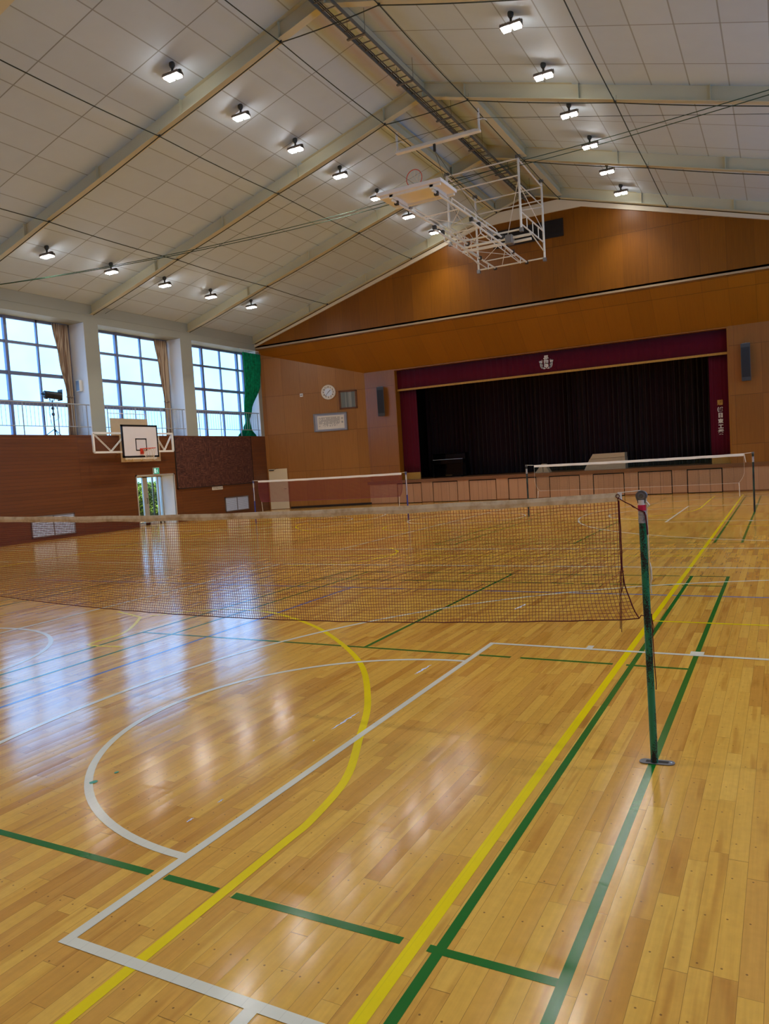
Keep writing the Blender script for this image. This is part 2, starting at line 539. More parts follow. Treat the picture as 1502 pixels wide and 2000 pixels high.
# ------------------------------------------------------------------ mesh builder
class MB:
    def __init__(self):
        self.v = []
        self.f = []

    def add(self, vs, fs):
        b = len(self.v)
        self.v += [tuple(p) for p in vs]
        self.f += [tuple(i + b for i in f) for f in fs]
        return self

    def box(self, x0, x1, y0, y1, z0, z1):
        if x0 > x1: x0, x1 = x1, x0
        if y0 > y1: y0, y1 = y1, y0
        if z0 > z1: z0, z1 = z1, z0
        return self.add([(x0, y0, z0), (x1, y0, z0), (x1, y1, z0), (x0, y1, z0), (x0, y0, z1), (x1, y0, z1), (x1, y1, z1), (x0, y1, z1)],
                        [(0, 3, 2, 1), (4, 5, 6, 7), (0, 1, 5, 4), (1, 2, 6, 5), (2, 3, 7, 6), (3, 0, 4, 7)])

    def obox(self, c, ax, ay, az):
        """box about centre c with half-axis vectors"""
        c, ax, ay, az = map(Vector, (c, ax, ay, az))
        vs = [c + sx * ax + sy * ay + sz * az for sz in (-1, 1) for (sx, sy) in ((-1, -1), (1, -1), (1, 1), (-1, 1))]
        return self.add(vs, [(0, 3, 2, 1), (4, 5, 6, 7), (0, 1, 5, 4), (1, 2, 6, 5), (2, 3, 7, 6), (3, 0, 4, 7)])

    def bevbox(self, x0, x1, y0, y1, z0, z1, b):
        """box with chamfered vertical and horizontal edges, as a stack of rings"""
        def ring(i, z):
            return [(x0 + i + b, y0 + i, z), (x1 - i - b, y0 + i, z), (x1 - i, y0 + i + b, z), (x1 - i, y1 - i - b, z),
                    (x1 - i - b, y1 - i, z), (x0 + i + b, y1 - i, z), (x0 + i, y1 - i - b, z), (x0 + i, y0 + i + b, z)]
        return self.loft([ring(b, z0), ring(0, z0 + b), ring(0, z1 - b), ring(b, z1)], cap=True)

    def loft(self, rings, cap=True, closed=True):
        n = len(rings[0])
        vs = [p for r in rings for p in r]
        fs = []
        for k in range(len(rings) - 1):
            for i in range(n if closed else n - 1):
                a, b2 = k * n + i, k * n + (i + 1) % n
                fs.append((a, b2, b2 + n, a + n))
        if cap:
            fs.append(tuple(range(n - 1, -1, -1)))
            fs.append(tuple(range((len(rings) - 1) * n, len(rings) * n)))
        return self.add(vs, fs)

    def tube(self, pts, r, n=8, cap=True, closed=False):
        pts = [Vector(p) for p in pts]
        rings = []
        N = len(pts)
        prev = None
        for k, p in enumerate(pts):
            if closed:
                t = pts[(k + 1) % N] - pts[k - 1]
            else:
                t = pts[min(k + 1, N - 1)] - pts[max(k - 1, 0)]
            t = t.normalized() if t.length > 1e-9 else Vector((0, 0, 1))
            if prev is None:
                a = t.orthogonal().normalized()
            else:
                a = prev - t * prev.dot(t)
                a = a.normalized() if a.length > 1e-6 else t.orthogonal().normalized()
            prev = a
            b2 = t.cross(a)
            rr = r[k] if isinstance(r, (list, tuple)) else r
            rings.append([p + rr * (cos(2 * pi * i / n) * a + sin(2 * pi * i / n) * b2) for i in range(n)])
        if closed:
            rings.append(rings[0])
            return self.loft(rings, cap=False)
        return self.loft(rings, cap=cap)

    def lathe(self, c, axis, prof, n=20):
        """prof: list of (distance along axis, radius)"""
        c, axis = Vector(c), Vector(axis).normalized()
        a = axis.orthogonal().normalized()
        b2 = axis.cross(a)
        rings = [[c + axis * h + max(r, 1e-4) * (cos(2 * pi * i / n) * a + sin(2 * pi * i / n) * b2) for i in range(n)] for h, r in prof]
        return self.loft(rings, cap=True)

    def prism(self, poly, d):
        """extrude a 3-D polygon by vector d"""
        d = Vector(d)
        a = [Vector(p) for p in poly]
        return self.loft([a, [p + d for p in a]], cap=True)

    def sphere(self, c, r, n=12, m=8):
        prof = [(-r * cos(pi * k / m), r * sin(pi * k / m)) for k in range(m + 1)]
        return self.lathe(c, (0, 0, 1), prof, n)

    def strip(self, pts, wd, z, nrm=None):
        """flat painted strip on the floor along 2-D points"""
        L, R = [], []
        N = len(pts)
        for k in range(N):
            p = Vector((pts[k][0], pts[k][1]))
            a = Vector(pts[max(k - 1, 0)][:2])
            b2 = Vector(pts[min(k + 1, N - 1)][:2])
            t = (b2 - a).normalized()
            nn = Vector((-t.y, t.x))
            L.append((p.x + nn.x * wd / 2, p.y + nn.y * wd / 2, z))
            R.append((p.x - nn.x * wd / 2, p.y - nn.y * wd / 2, z))
        return self.add(R + L, [(k, k + 1, N + k + 1, N + k) for k in range(N - 1)])

    def grid(self, fn, nu, nv):
        vs = [fn(i / nu, j / nv) for j in range(nv + 1) for i in range(nu + 1)]
        fs = [(j * (nu + 1) + i, j * (nu + 1) + i + 1, (j + 1) * (nu + 1) + i + 1, (j + 1) * (nu + 1) + i) for j in range(nv) for i in range(nu)]
        return self.add(vs, fs)

    def build(self, name, mat, parent=None, smooth=False, thick=0.0, base=None):
        L = Vector((0, 0, 0))
        if parent is not None:
            p = parent
            while p is not None:
                L += p.location
                p = p.parent
        o_loc = Vector((0, 0, 0))
        if parent is None and base is not None:
            o_loc = Vector(base)
            L = o_loc
        me = bpy.data.meshes.new(name)
        me.from_pydata([(p[0] - L.x, p[1] - L.y, p[2] - L.z) for p in self.v], [], self.f)
        me.validate()
        me.update()
        if smooth:
            me.polygons.foreach_set('use_smooth', [True] * len(me.polygons))
            try:
                me.set_sharp_from_angle(angle=math.radians(40))
            except Exception:
                pass
        me.materials.append(MT[mat] if isinstance(mat, str) else mat)
        o = bpy.data.objects.new(name, me)
        COL.objects.link(o)
        o.location = o_loc
        o.parent = parent
        if thick:
            md = o.modifiers.new('thickness', 'SOLIDIFY')
            md.thickness = thick
            md.offset = 0
        return o


def each(mb, name, mat, parent, smooth=False):
    """build every connected piece of a builder as a part of its own"""
    par = list(range(len(mb.v)))

    def find(i):
        while par[i] != i:
            par[i] = par[par[i]]
            i = par[i]
        return i
    for f in mb.f:
        a = find(f[0])
        for i in f[1:]:
            par[find(i)] = a
    groups = {}
    for f in mb.f:
        groups.setdefault(find(f[0]), []).append(f)
    for fs in groups.values():
        ids = sorted({i for f in fs for i in f})
        mp = {i: k for k, i in enumerate(ids)}
        q = MB()
        q.add([mb.v[i] for i in ids], [tuple(mp[i] for i in f) for f in fs])
        q.build(name, mat, parent, smooth)


def tag(o, label, cat, group=None):
    o['label'] = label
    o['category'] = cat
    if group:
        o['group'] = group
    return o


def thing(name, loc, label, cat, group=None):
    o = bpy.data.objects.new(name, None)
    o.empty_display_size = 0.1
    COL.objects.link(o)
    o.location = loc
    return tag(o, label, cat, group)


def struct(o):
    o['kind'] = 'structure'
    return o


def copy_tree(o, parent=None):
    c = o.copy()
    COL.objects.link(c)
    c.parent = parent
    for ch in list(o.children):
        copy_tree(ch, c)
    return c


def text_mesh(s, size, mat, name, parent, origin, ex, ey, depth=0.004, center=True, bold=0.0):
    """flat lettering as a mesh: origin, unit vectors for right and up"""
    cu = bpy.data.curves.new('lettering', 'FONT')
    cu.body = s
    cu.size = size
    cu.resolution_u = 2
    cu.offset = bold
    if center:
        cu.align_x = 'CENTER'
        cu.align_y = 'CENTER'
    ob = bpy.data.objects.new('lettering', cu)
    COL.objects.link(ob)
    bpy.context.view_layer.update()
    me0 = ob.evaluated_get(bpy.context.evaluated_depsgraph_get()).to_mesh()
    ex, ey = Vector(ex).normalized(), Vector(ey).normalized()
    nz = ex.cross(ey)
    og = Vector(origin)
    mb = MB()
    mb.add([og + ex * v.co.x + ey * v.co.y + nz * depth for v in me0.vertices], [tuple(p.vertices) for p in me0.polygons])
    bpy.data.objects.remove(ob)
    bpy.data.curves.remove(cu)
    if name is None:
        return mb
    return mb.build(name, mat, parent)


ORD = ['first', 'second', 'third', 'fourth', 'fifth', 'sixth', 'seventh', 'eighth', 'ninth']

# ================================================================== THE SETTING
# ---- floor with its painted courts
floor = struct(MB().box(-23.3, XE + .2, YB - .2, 30.6, -0.20, 0.0).build('floor', 'floor'))


def arc(cx, cy, r, a0, a1, n=48):
    return [(cx + r * cos(math.radians(a0 + (a1 - a0) * k / n)), cy + r * sin(math.radians(a0 + (a1 - a0) * k / n))) for k in range(n + 1)]


def smooth_pts(P, n=10):
    """Catmull-Rom through measured points"""
    out = []
    Q = [P[0]] + list(P) + [P[-1]]
    for k in range(1, len(Q) - 2):
        p0, p1, p2, p3 = Q[k - 1:k + 3]
        for i in range(n):
            t = i / n
            out.append(tuple(0.5 * (2 * p1[c] + (p2[c] - p0[c]) * t + (2 * p0[c] - 5 * p1[c] + 4 * p2[c] - p3[c]) * t * t + (3 * p1[c] - p0[c] - 3 * p2[c] + p3[c]) * t ** 3) for c in (0, 1)))
    out.append(tuple(P[-1]))
    return out


Zb, Zg, Zy, Zw = 0.0006, 0.0009, 0.0012, 0.0021
CEN = -8.0


def badminton(x1, yc, gaps, name):
    """doubles court, x1 = outer sideline centre, net at yc"""
    m = MB()
    wd = 0.042
    x0 = x1 - 6.06
    ya, yb = yc - 6.68, yc + 6.68
    for x in (x1, x1 - .46, x0 + .46, x0):
        m.strip([(x, ya - wd / 2), (x, yb + wd / 2)], wd, Zg)
    xc = (x0 + x1) / 2
    m.strip([(xc, ya), (xc, yc - 2.0)], wd, Zg)
    m.strip([(xc, yc + 2.0), (xc, yb)], wd, Zg)
    for k, y in enumerate((ya, ya + .76, yc - 2.0, yc + 2.0, yb - .76, yb)):
        segs = [(x0, x1)]
        for g0, g1 in gaps:
            ns = []
            for a, b in segs:
                if g0 > a and g1 < b:
                    ns += [(a, g0), (g1, b)]
                else:
                    ns.append((a, b))
            segs = ns
        for a, b in segs:
            m.strip([(a, y), (b, y)], wd, Zg + 0.0001)
    m.build(name, 'green_line', floor)


badminton(0.0, 0.0, [(-0.615, -0.505), (-1.515, -1.425), (-1.905, -1.815)], 'green_badminton_marking')
badminton(0.0, 17.2, [(-0.62, -0.50)], 'green_badminton_marking')
badminton(-10.0, 0.0, [], 'green_badminton_marking')
badminton(-10.0, 17.2, [], 'green_badminton_marking')


def basketball(yc, name):
    m = MB()
    wd = 0.05
    for s in (1, -1):
        bx = CEN + s * 11.94
        fx = bx - s * 5.79
        m.strip([(bx, yc - 7.5), (bx, yc + 7.5)], wd, Zw)
        # key
        m.strip([(fx, yc - 2.475 - wd / 2), (fx, yc + 2.475 + wd / 2)], wd, Zw)
        for e in (1, -1):
            m.strip([(fx, yc + e * 2.475), (bx, yc + e * 2.475)], wd, Zw + .0001)
            for dd in (0.93, 1.85, 2.75):
                m.strip([(fx + s * dd, yc + e * 2.45), (fx + s * dd, yc + e * 2.60)], 0.055 if dd != 1.85 else 0.11, Zw - .0002)
        m.strip(arc(fx, yc, 1.80, 90.5 if s > 0 else -89.5, 269.5 if s > 0 else 89.5, 64), wd, Zw - .0003)
        # three-point line
        hx = bx - s * 1.575
        m.strip(arc(hx, yc, 6.72, 90 if s > 0 else -90, 270 if s > 0 else 90, 90), wd, Zw - .0004)
        for e in (1, -1):
            m.strip([(hx, yc + e * 6.72), (bx, yc + e * 6.72)], wd, Zw - .0005)
    for e in (1, -1):
        m.strip([(CEN - 11.94, yc + e * 7.5), (CEN + 11.94, yc + e * 7.5)], wd, Zw + .0002)
    m.strip([(CEN, yc - 7.5), (CEN, yc + 7.5)], wd, Zw + .0003)
    m.strip(arc(CEN, yc, 1.80, 0, 360, 80), wd, Zw - .0006)
    m.build(name, 'white_line', floor)


basketball(-0.03, 'white_basketball_marking')
basketball(17.2, 'white_basketball_marking')

ym = MB()
ym.strip([(-0.555, -9.0), (-0.575, 24.3)], 0.055, Zy)
ym.strip([(-15.4, -9.0), (-15.4, 24.3)], 0.055, Zy)
ym.strip([(-0.55, 3.74), (XE, 3.74)], 0.04, Zy)
ym.strip([(-15.4, 8.73), (-0.36, 8.73)], 0.04, Zy)
ym.strip([(-0.5, 13.55), (XE, 13.55)], 0.04, Zy)
ym.build('yellow_sideline_marking', 'yellow_line', floor)
yc1 = [(-1.475, -7.0), (-1.475, -4.0), (-1.478, -2.5), (-1.484, -1.6), (-1.49, -1.29), (-1.58, -0.80), (-1.80, -0.27), (-2.177, 0.535), (-2.836, 1.538),
       (-3.838, 2.524), (-4.65, 3.08), (-5.257, 3.359), (-5.75, 3.42), (-6.25, 3.27), (-6.75, 2.80), (-6.85, 2.4), (-6.30, 1.95), (-5.75, 1.45)]
MB().strip(smooth_pts(yc1[:15], 8), 0.052, Zy + .0001).build('yellow_curve_marking', 'yellow_line', floor)
yc2 = [(-1.46, 24.0), (-1.461, 21.4), (-1.474, 18.4), (-1.8, 17.4), (-2.5, 16.4), (-3.7, 15.2), (-5.2, 14.1), (-7.0, 13.6), (-8.5, 13.7), (-9.3, 14.2), (-9.6, 15.0), (-9.62, 15.7)]
MB().strip(smooth_pts(yc2, 8), 0.052, Zy + .0001).build('yellow_curve_marking', 'yellow_line', floor)
MB().strip(smooth_pts([(-9.7, 13.6), (-10.9, 13.65), (-11.76, 14.05), (-12.7, 14.9), (-13.4, 15.9), (-13.5, 16.6), (-12.9, 17.6), (-11.6, 18.4)], 8), 0.05, Zy + .0001).build('yellow_curve_marking', 'yellow_line', floor)
MB().strip(smooth_pts([(-7.7, 7.3), (-7.0, 7.5), (-6.475, 7.88), (-6.27, 8.45), (-6.29, 9.1), (-6.55, 9.6), (-6.87, 9.95)], 8), 0.05, Zy + .0001).build('yellow_curve_marking', 'yellow_line', floor)
MB().strip(smooth_pts([(-5.71, 1.38), (-6.15, 1.33), (-6.25, 1.45), (-6.30, 1.95), (-6.77, 2.64), (-6.95, 2.76), (-7.5, 2.95)], 8), 0.045, Zy + .0001).build('yellow_curve_marking', 'yellow_line', floor)
bm = MB()
bm.strip([(-5.06, -5.2), (-5.06, 5.24)], 0.045, Zb)
bm.strip([(-12.4, 5.2), (XE, 5.22)], 0.045, Zb + .0001)
bm.strip([(-12.4, -5.2), (XE, -5.2)], 0.045, Zb + .0001)
bm.build('blue_court_marking', 'blue_line', floor)


def worn(pts, name, mat):
    MB().add([(x, y, 0.0028) for x, y in pts], [tuple(range(len(pts)))]).build(name, mat, floor)


def scuff(cx, cy, L, wd, seed, ang=75):
    rnd = random.Random(seed)
    a = math.radians(ang)
    up, lo = [], []
    n = 14
    for k in range(n + 1):
        t = k / n
        h = wd * (0.45 + 1.1 * rnd.random()) * sin(pi * min(max(t, .04), .96)) ** .5
        o = (rnd.random() - .5) * wd * 0.6
        s = (t - .5) * L
        up.append((s, o + h / 2))
        lo.append((s, o - h / 2))
    P = [(cx + s * cos(a) - o * sin(a), cy + s * sin(a) + o * cos(a)) for s, o in lo + up[::-1]]
    worn(P, 'worn_patch', 'worn')


scuff(-2.098, 0.07, 0.38, 0.016, 1, 90)
scuff(-2.115, 1.42, 0.30, 0.020, 2, 88)
scuff(-2.130, 4.23, 0.34, 0.030, 5, 86)
scuff(-2.101, -0.34, 0.025, 0.008, 8, 90)
scuff(-2.096, -1.29, 0.05, 0.010, 9, 90)
scuff(-2.099, -1.53, 0.05, 0.010, 10, 90)
worn([(-3.02 + .022 * cos(k * .7) * (1 + .3 * sin(k * 3)), -1.36 + .028 * sin(k * .7)) for k in range(9)], 'paint_blot', 'green_blot')
worn([(-3.0 + .012 * cos(k * .7), -1.20 + .016 * sin(k * .7)) for k in range(9)], 'paint_blot', 'green_blot')

# ---- outer walls
PILLARS = [(-9.70, -9.0), (-5.05, -4.42), (-0.13, 0.51), (4.80, 5.44), (9.72, 10.37), (14.57, 15.20), (19.40, 20.06), (24.40, 24.65)]
HEAD, SILL = 7.47, 3.49
DY0, DY1, DZ = 16.45, 18.40, 1.94     # glass door opening
VENTS = [(11.75, 13.47, 0.12, 0.82), (21.42, 23.05, 0.17, 0.80)]


def wall_with_holes(mb, x0, x1, y0, y1, z0, z1, holes):
    """solid wall along y with rectangular holes (y0,y1,z0,z1)"""
    ys = sorted({y0, y1, *[h[0] for h in holes], *[h[1] for h in holes]})
    for a, b in zip(ys[:-1], ys[1:]):
        hs = sorted([h for h in holes if h[0] <= a and h[1] >= b], key=lambda h: h[2])
        z = z0
        for h in hs:
            if h[2] > z:
                mb.box(x0, x1, a, b, z, h[2])
            z = h[3]
        if z < z1:
            mb.box(x0, x1, a, b, z, z1)


wl = MB()
wall_with_holes(wl, WINX - .12, XW, YB, 24.66, 0.0, SILL, [(DY0, DY1, 0.0, DZ)])
wall_left = struct(wl.build('wall_left', 'wainscot'))
pl = MB()
for a, b in PILLARS:
    pl.box(WINX - .12, XW, a, b, SILL, HEAD)
pl.build('pillar', 'cream', wall_left)
rv = MB()
for a, b in PILLARS:
    for y0, y1 in ((a - .006, a), (b, b + .006)):
        rv.box(WINX + .035, XW - .004, y0, y1, SILL + .005, HEAD - .002)
rv.build('lit_reveal_skin', 'lit_reveal', wall_left)  # thin added skins, their pale colour paints window light on the pillar sides
wu = MB().box(WINX - .12, XW, YB, 24.66, HEAD, 8.16)
wu.box(XW, XW + .015, YB, 24.66, 7.74, 7.79)
struct(wu.build('trim_1', 'cream'))
cap = MB()
for (a, b), (c, d) in zip(PILLARS[:-1], PILLARS[1:]):
    cap.box(WINX, XW + .012, b, c, SILL - .05, SILL + .004)
cap.build('gallery_edge', 'wainscot', wall_left)

# ---- gallery windows
nwin = 0
for (a, b), (c, d) in zip(PILLARS[:-1], PILLARS[1:]):
    nwin += 1
    fr = MB()
    x0, x1 = WINX - .05, WINX + .03
    y0, y1 = b, c
    fr.box(x0, x1, y0, y0 + .06, SILL, HEAD).box(x0, x1, y1 - .06, y1, SILL, HEAD)
    fr.box(x0, x1, y0, y1, HEAD - .09, HEAD).box(x0, x1, y0, y1, SILL, SILL + .06)
    mull = {15.20: (15.45, 16.69, 17.94, 19.15), 20.06: (20.30, 21.50, 22.73, 23.92), 10.37: (10.82, 12.02, 13.23, 14.42)}.get(b)
    if mull is None:
        mull = (y0 + .45, y0 + 1.65, y0 + 2.86, y0 + 4.05)
    for k, y in enumerate(mull):
        h = .055 if k % 2 else .030
        fr.box(x0, x1 + (.03 if k % 2 else 0), y - h, y + h, SILL, HEAD)
    for z, h in ((6.62, .045), (5.60, .060), (4.62, .075)):
        fr.box(x0, x1 + .01, y0, y1, z - h, z + h)
    wf = struct(fr.build('window_%d' % nwin, 'alu'))
    MB().box(WINX - .015, WINX - .009, y0, y1, SILL, HEAD).build('pane', 'glass', wf)

# ---- opposite side wall, back wall (behind the camera)
we = MB()
wall_with_holes(we, XE, XE + .25, YB, 24.66, 0.0, 8.16, [(b + .1, c - .1, SILL, HEAD) for (a, b), (c, d) in zip(PILLARS[:-1], PILLARS[1:])])
struct(we.build('wall_right', 'wainscot'))
k = nwin
for (a, b), (c, d) in zip(PILLARS[:-1], PILLARS[1:]):
    k += 1
    fr = MB()
    x0, x1 = XE + .1, XE + .16
    for i in range(5):
        y = b + .13 + (c - b - .26) * i / 4
        fr.box(x0, x1, y - .04, y + .04, SILL, HEAD)
    for z in (SILL + .04, 4.62, 5.60, 6.62, HEAD - .04):
        fr.box(x0, x1, b + .1, c - .1, z - .04, z + .04)
    wf = struct(fr.build('window_%d' % k, 'alu'))
    MB().box(XE + .125, XE + .131, b + .1, c - .1, SILL, HEAD).build('pane', 'glass', wf)
bw = MB()
bw.prism([(XW - 1.0, YB, 0), (XE + .2, YB, 0), (XE + .2, YB, 8.3), (XR, YB, 12.4), (XW - 1.0, YB, 8.2)], (0, -.2, 0))
struct(bw.build('wall_back', 'splay'))

# daylight portals in every window opening (they guide the sky's light, they give none themselves)
for (a, b), (c, d) in zip(PILLARS[:-1], PILLARS[1:]):
    for x, ry in ((WINX - .3, -pi / 2), (XE + .34, pi / 2)):
        ld = bpy.data.lights.new('daylight_portal', 'AREA')
        ld.shape = 'RECTANGLE'
        ld.size = HEAD - SILL
        ld.size_y = c - b
        ld.cycles.is_portal = True
        lo = bpy.data.objects.new('daylight_portal', ld)
        lo.location = (x, (b + c) / 2, (SILL + HEAD) / 2)
        lo.rotation_euler = (0, ry, 0)
        COL.objects.link(lo)

# ---- roof: boarded ceiling, portal rafters, long beams near the ridge
ce = MB()
xs = [XW - 1.0, XR, XE + .3]
ce.prism([(xs[0], YB - .2, ceil_z(xs[0])), (xs[1], YB - .2, ceil_z(xs[1])), (xs[2], YB - .2, ceil_z(xs[2])),
          (xs[2], YB - .2, ceil_z(xs[2]) + .25), (xs[1], YB - .2, 12.3), (xs[0], YB - .2, ceil_z(xs[0]) + .25)], (0, 31.2 - YB - .2 + .4, 0))
ceiling = struct(ce.build('ceiling', 'ceiling'))
RAFT = [10.05 - 4.93 * k for k in range(4, 0, -1)] + [10.05, 14.98, 19.91, 24.24]
for y in RAFT:
    m = MB()
    for s in (-1, 1):
        L = (XR - XW) if s < 0 else (XE - XR)
        za, zb = 11.62, raft_z(XW)
        xa, xb = XR, XR + s * L
        for (o0, o1, hw) in ((0, .016, .10), (.016, .40, .006), (.384, .40, .10)):
            m.loft([[(xa, y - hw, za + o0), (xa, y + hw, za + o0), (xa, y + hw, za + o1), (xa, y - hw, za + o1)],
                    [(xb, y - hw, zb + o0), (xb, y + hw, zb + o0), (xb, y + hw, zb + o1), (xb, y - hw, zb + o1)]])
        q = 1.2
        while q < L - .3:
            x = XR + s * q
            z = raft_z(x)
            m.obox((x, y, z + .2), (.006, 0, 0), (0, .095, 0), (0, 0, .19))
            q += 2.95
        # haunch plates at the ridge
    m.obox((XR, y, 11.80), (.012, 0, 0), (0, .10, 0), (0, 0, .20))
    m.build('rafter', 'steel', ceiling)
for s in (-1, 1):
    for y0, y1 in zip(RAFT[:-1], RAFT[1:]):
        x = XR + s * 1.28
        z = raft_z(x)
        if y0 > 14:
            m = MB()
            m.box(x - .10, x + .10, y0 + .11, y1 - .11, z + .06, z + .075)
            m.box(x - .006, x + .006, y0 + .006, y1 - .006, z + .075, z + .36)
            m.box(x - .10, x + .10, y0 + .11, y1 - .11, z + .345, z + .36)
            m.build('ridge_beam', 'steel', ceiling)
m = MB()
for y0, y1 in zip(RAFT[:-1], RAFT[1:]):
    m.box(XR - .05, XR + .05, y0 + .006, y1 - .006, 11.78, 12.0)
m.build('ridge_purlin', 'steel', ceiling)

# ---- front end: gable, soffit, splayed walls, proscenium wall
OX0, OX1, OZ0, OZ1 = -14.71, -0.98, 1.05, 6.03      # stage opening
SX0, SX1 = -16.22, -16.22 + 2 * (16.22 - 7.84)      # inner ends of the splayed walls
SX1 = 2 * -7.84 + 16.22
GZ = 7.58
gm = MB()
gm.prism([(XW - .05, YG, GZ - .1), (XE + .05, YG, GZ - .1), (XE + .05, YG, ceil_z(XE) + .1), (XR, YG, 12.1), (XW - .05, YG, ceil_z(XW) + .1)], (0, .15, 0))
wall_front = struct(gm.build('wall_front', 'gable'))
MB().box(XW, XE, YG - .035, YG + .02, GZ - .05, GZ + .02).build('metal_strip', 'strip', wall_front)
so = MB()
so.add([(XW, YG, GZ - .05), (XE, YG, GZ - .05), (XE, YF + .02, 6.03), (XW, YF + .02, 6.03), (XW, YG, GZ + .1), (XE, YG, GZ + .1), (XE, YF + .2, 6.2), (XW, YF + .2, 6.2)],
       [(0, 3, 2, 1), (4, 5, 6, 7), (0, 1, 5, 4), (1, 2, 6, 5), (2, 3, 7, 6), (3, 0, 4, 7)])
so.build('soffit', 'soffit', wall_front)
sp = MB()
for x0, x1 in ((XW, SX0), (XE, SX1)):
    sp.prism([(x0, 24.65, 0), (x1, YF, 0), (x1 + (.1 if x1 > x0 else -.1) * 0, YF + .25, 0), (x0, 24.65 + .4, 0)], (0, 0, 7.60))
struct(sp.build('wall_stage_side', 'splay'))
fw = MB()
fw.box(SX0, OX0, YF, YF + .14, 1.0, 6.06).box(OX1, SX1, YF, YF + .14, 1.0, 6.06).box(OX0, OX1, YF + .02, YF + .14, OZ1, 6.2)
struct(fw.build('wall_proscenium', 'front'))
fl = MB()
for x0, x1 in ((OX0 - .005, OX0 + .05), (OX1 - .05, OX1 + .005)):
    fl.box(x0, x1, YF - .012, YF + .40, 1.05, OZ1)
fl.box(OX0, OX1, YF - .008, YF + .30, OZ1 - .04, OZ1 + .004)
struct(fl.build('trim_2', 'soffit'))
# sloping cream trim under the roof along the gable
gt = MB()
zt = lambda d: 11.60 - .291 * max(d, 1.15)
zb = lambda d: 10.85 - .283 * max(d - 1.95, 0)
xsl = [XW, XR - 6, XR - 2.0, XR - 1.15, XR + 1.15, XR + 2.0, XR + 6, XE]
gt.loft([[(x, YG - .06, zb(abs(x - XR))), (x, YG + .02, zb(abs(x - XR))), (x, YG + .02, zt(abs(x - XR))), (x, YG - .06, zt(abs(x - XR)))] for x in xsl])
struct(gt.build('trim_3', 'trim_white'))
# stage house behind the opening
sh = MB()
sh.box(SX0, SX1, 30.4, 30.6, 0, 8).box(SX0 - .2, SX0, YF + .14, 30.6, 0, 8).box(SX1, SX1 + .2, YF + .14, 30.6, 0, 8).box(SX0, SX1, YF + .14, 30.6, 7.6, 7.8)
struct(sh.build('wall_stage_house', 'stage_dark'))

# skirting under the splayed wall
sk = MB()
ex, ey = (SX0 - XW), (YF - 24.65)
ln = hypot(ex, ey)
for t0, t1 in ((0.21, 0.998),):
    a = (XW + ex * t0, 24.65 + ey * t0)
    b = (XW + ex * t1, 24.65 + ey * t1)
    n2 = (ey / ln * .018, -ex / ln * .018)
    sk.prism([(a[0], a[1], 0), (b[0], b[1], 0), (b[0] + n2[0], b[1] + n2[1], 0), (a[0] + n2[0], a[1] + n2[1], 0)], (0, 0, .10))
struct(sk.build('baseboard_front', 'apron_dark'))
bb = MB()
for a, b in ((YB, DY0), (DY1, 24.64)):
    bb.box(XW, XW + .014, a, b, 0, .09)
struct(bb.build('baseboard_left', 'wainscot'))

SPU = Vector((ex / ln, ey / ln, 0))              # along the splayed wall, away from the corner
SPN = Vector((ey / ln, -ex / ln, 0))             # its normal, into the hall
SP0 = Vector((XW, 24.65, 0))


def on_splay(s, z, out=0.0):
    return SP0 + SPU * s + SPN * out + Vector((0, 0, z))


def splay_box(mb, s0, s1, z0, z1, o0, o1):
    return mb.obox(on_splay((s0 + s1) / 2, (z0 + z1) / 2, (o0 + o1) / 2), SPU * (s1 - s0) / 2, SPN * (o1 - o0) / 2, (0, 0, (z1 - z0) / 2))


# cream door in the splayed wall
dm = MB()
splay_box(dm, .07, .98, 0.02, 1.92, .012, .03)
d1 = struct(dm.build('door_1', 'door_cream'))
m = MB()
for a, b, z0, z1 in ((.03, .07, 0, 1.96), (.98, 1.02, 0, 1.96), (.03, 1.02, 1.92, 1.96)):
    splay_box(m, a, b, z0, z1, .0, .022)
m.build('door_frame', 'splay', d1)
m = MB()
m.tube([on_splay(.90, .96, .03), on_splay(.90, .96, .075), on_splay(.80, .96, .08)], .011, 8)
m.build('door_handle', 'grey_metal', d1, True)
m = MB()
splay_box(m, .10, .34, 1.84, 1.89, .03, .07)
m.tube([on_splay(.30, 1.87, .06), on_splay(.48, 1.93, .10), on_splay(.55, 1.93, .03)], .008, 6)
m.build('door_closer', 'dark_fit', d1)

# small viewing window with a blind, high in the splayed wall
m = MB()
for a, b, z0, z1 in ((3.72, 3.80, 4.49, 5.33), (4.49, 4.57, 4.49, 5.33), (3.72, 4.57, 5.26, 5.33), (3.72, 4.57, 4.49, 4.55)):
    splay_box(m, a, b, z0, z1, .0, .045)
wn_ = struct(m.build('window_15', 'wainscot'))
m = MB()
splay_box(m, 3.80, 4.49, 4.55, 5.26, .002, .012)
m.build('blind', 'shutter', wn_)

# glass double door in the side wall
m = MB()
x0, x1 = -21.68, -21.60
for a, b in ((DY0, DY0 + .05), (DY1 - .05, DY1), (17.36, 17.60), (18.14, 18.20)):
    m.box(x0, x1, a, b, 0, DZ)
m.box(x0, x1, DY0, DY1, DZ - .06, DZ).box(x0, x1, DY0, DY1, 0, .10)
d2 = struct(m.build('door_2', 'alu_light'))
MB().box(-21.645, -21.639, DY0, DY1, .1, DZ - .06).build('pane', 'glass', d2)
MB().tube([(-21.60, 17.50, .86), (-21.55, 17.50, .86), (-21.55, 17.50, 1.06), (-21.60, 17.50, 1.06)], .012, 8).build('door_handle', 'dark_fit', d2, True)
m = MB()
for y0, y1, z1 in ((DY0 - .05, DY0, DZ + .05), (DY1, DY1 + .05, DZ + .05)):
    m.box(XW - .02, XW + .018, y0, y1, 0, z1)
m.box(XW - .02, XW + .018, DY0 - .05, DY1 + .05, DZ, DZ + .05)
m.build('door_frame', 'alu_light', d2)
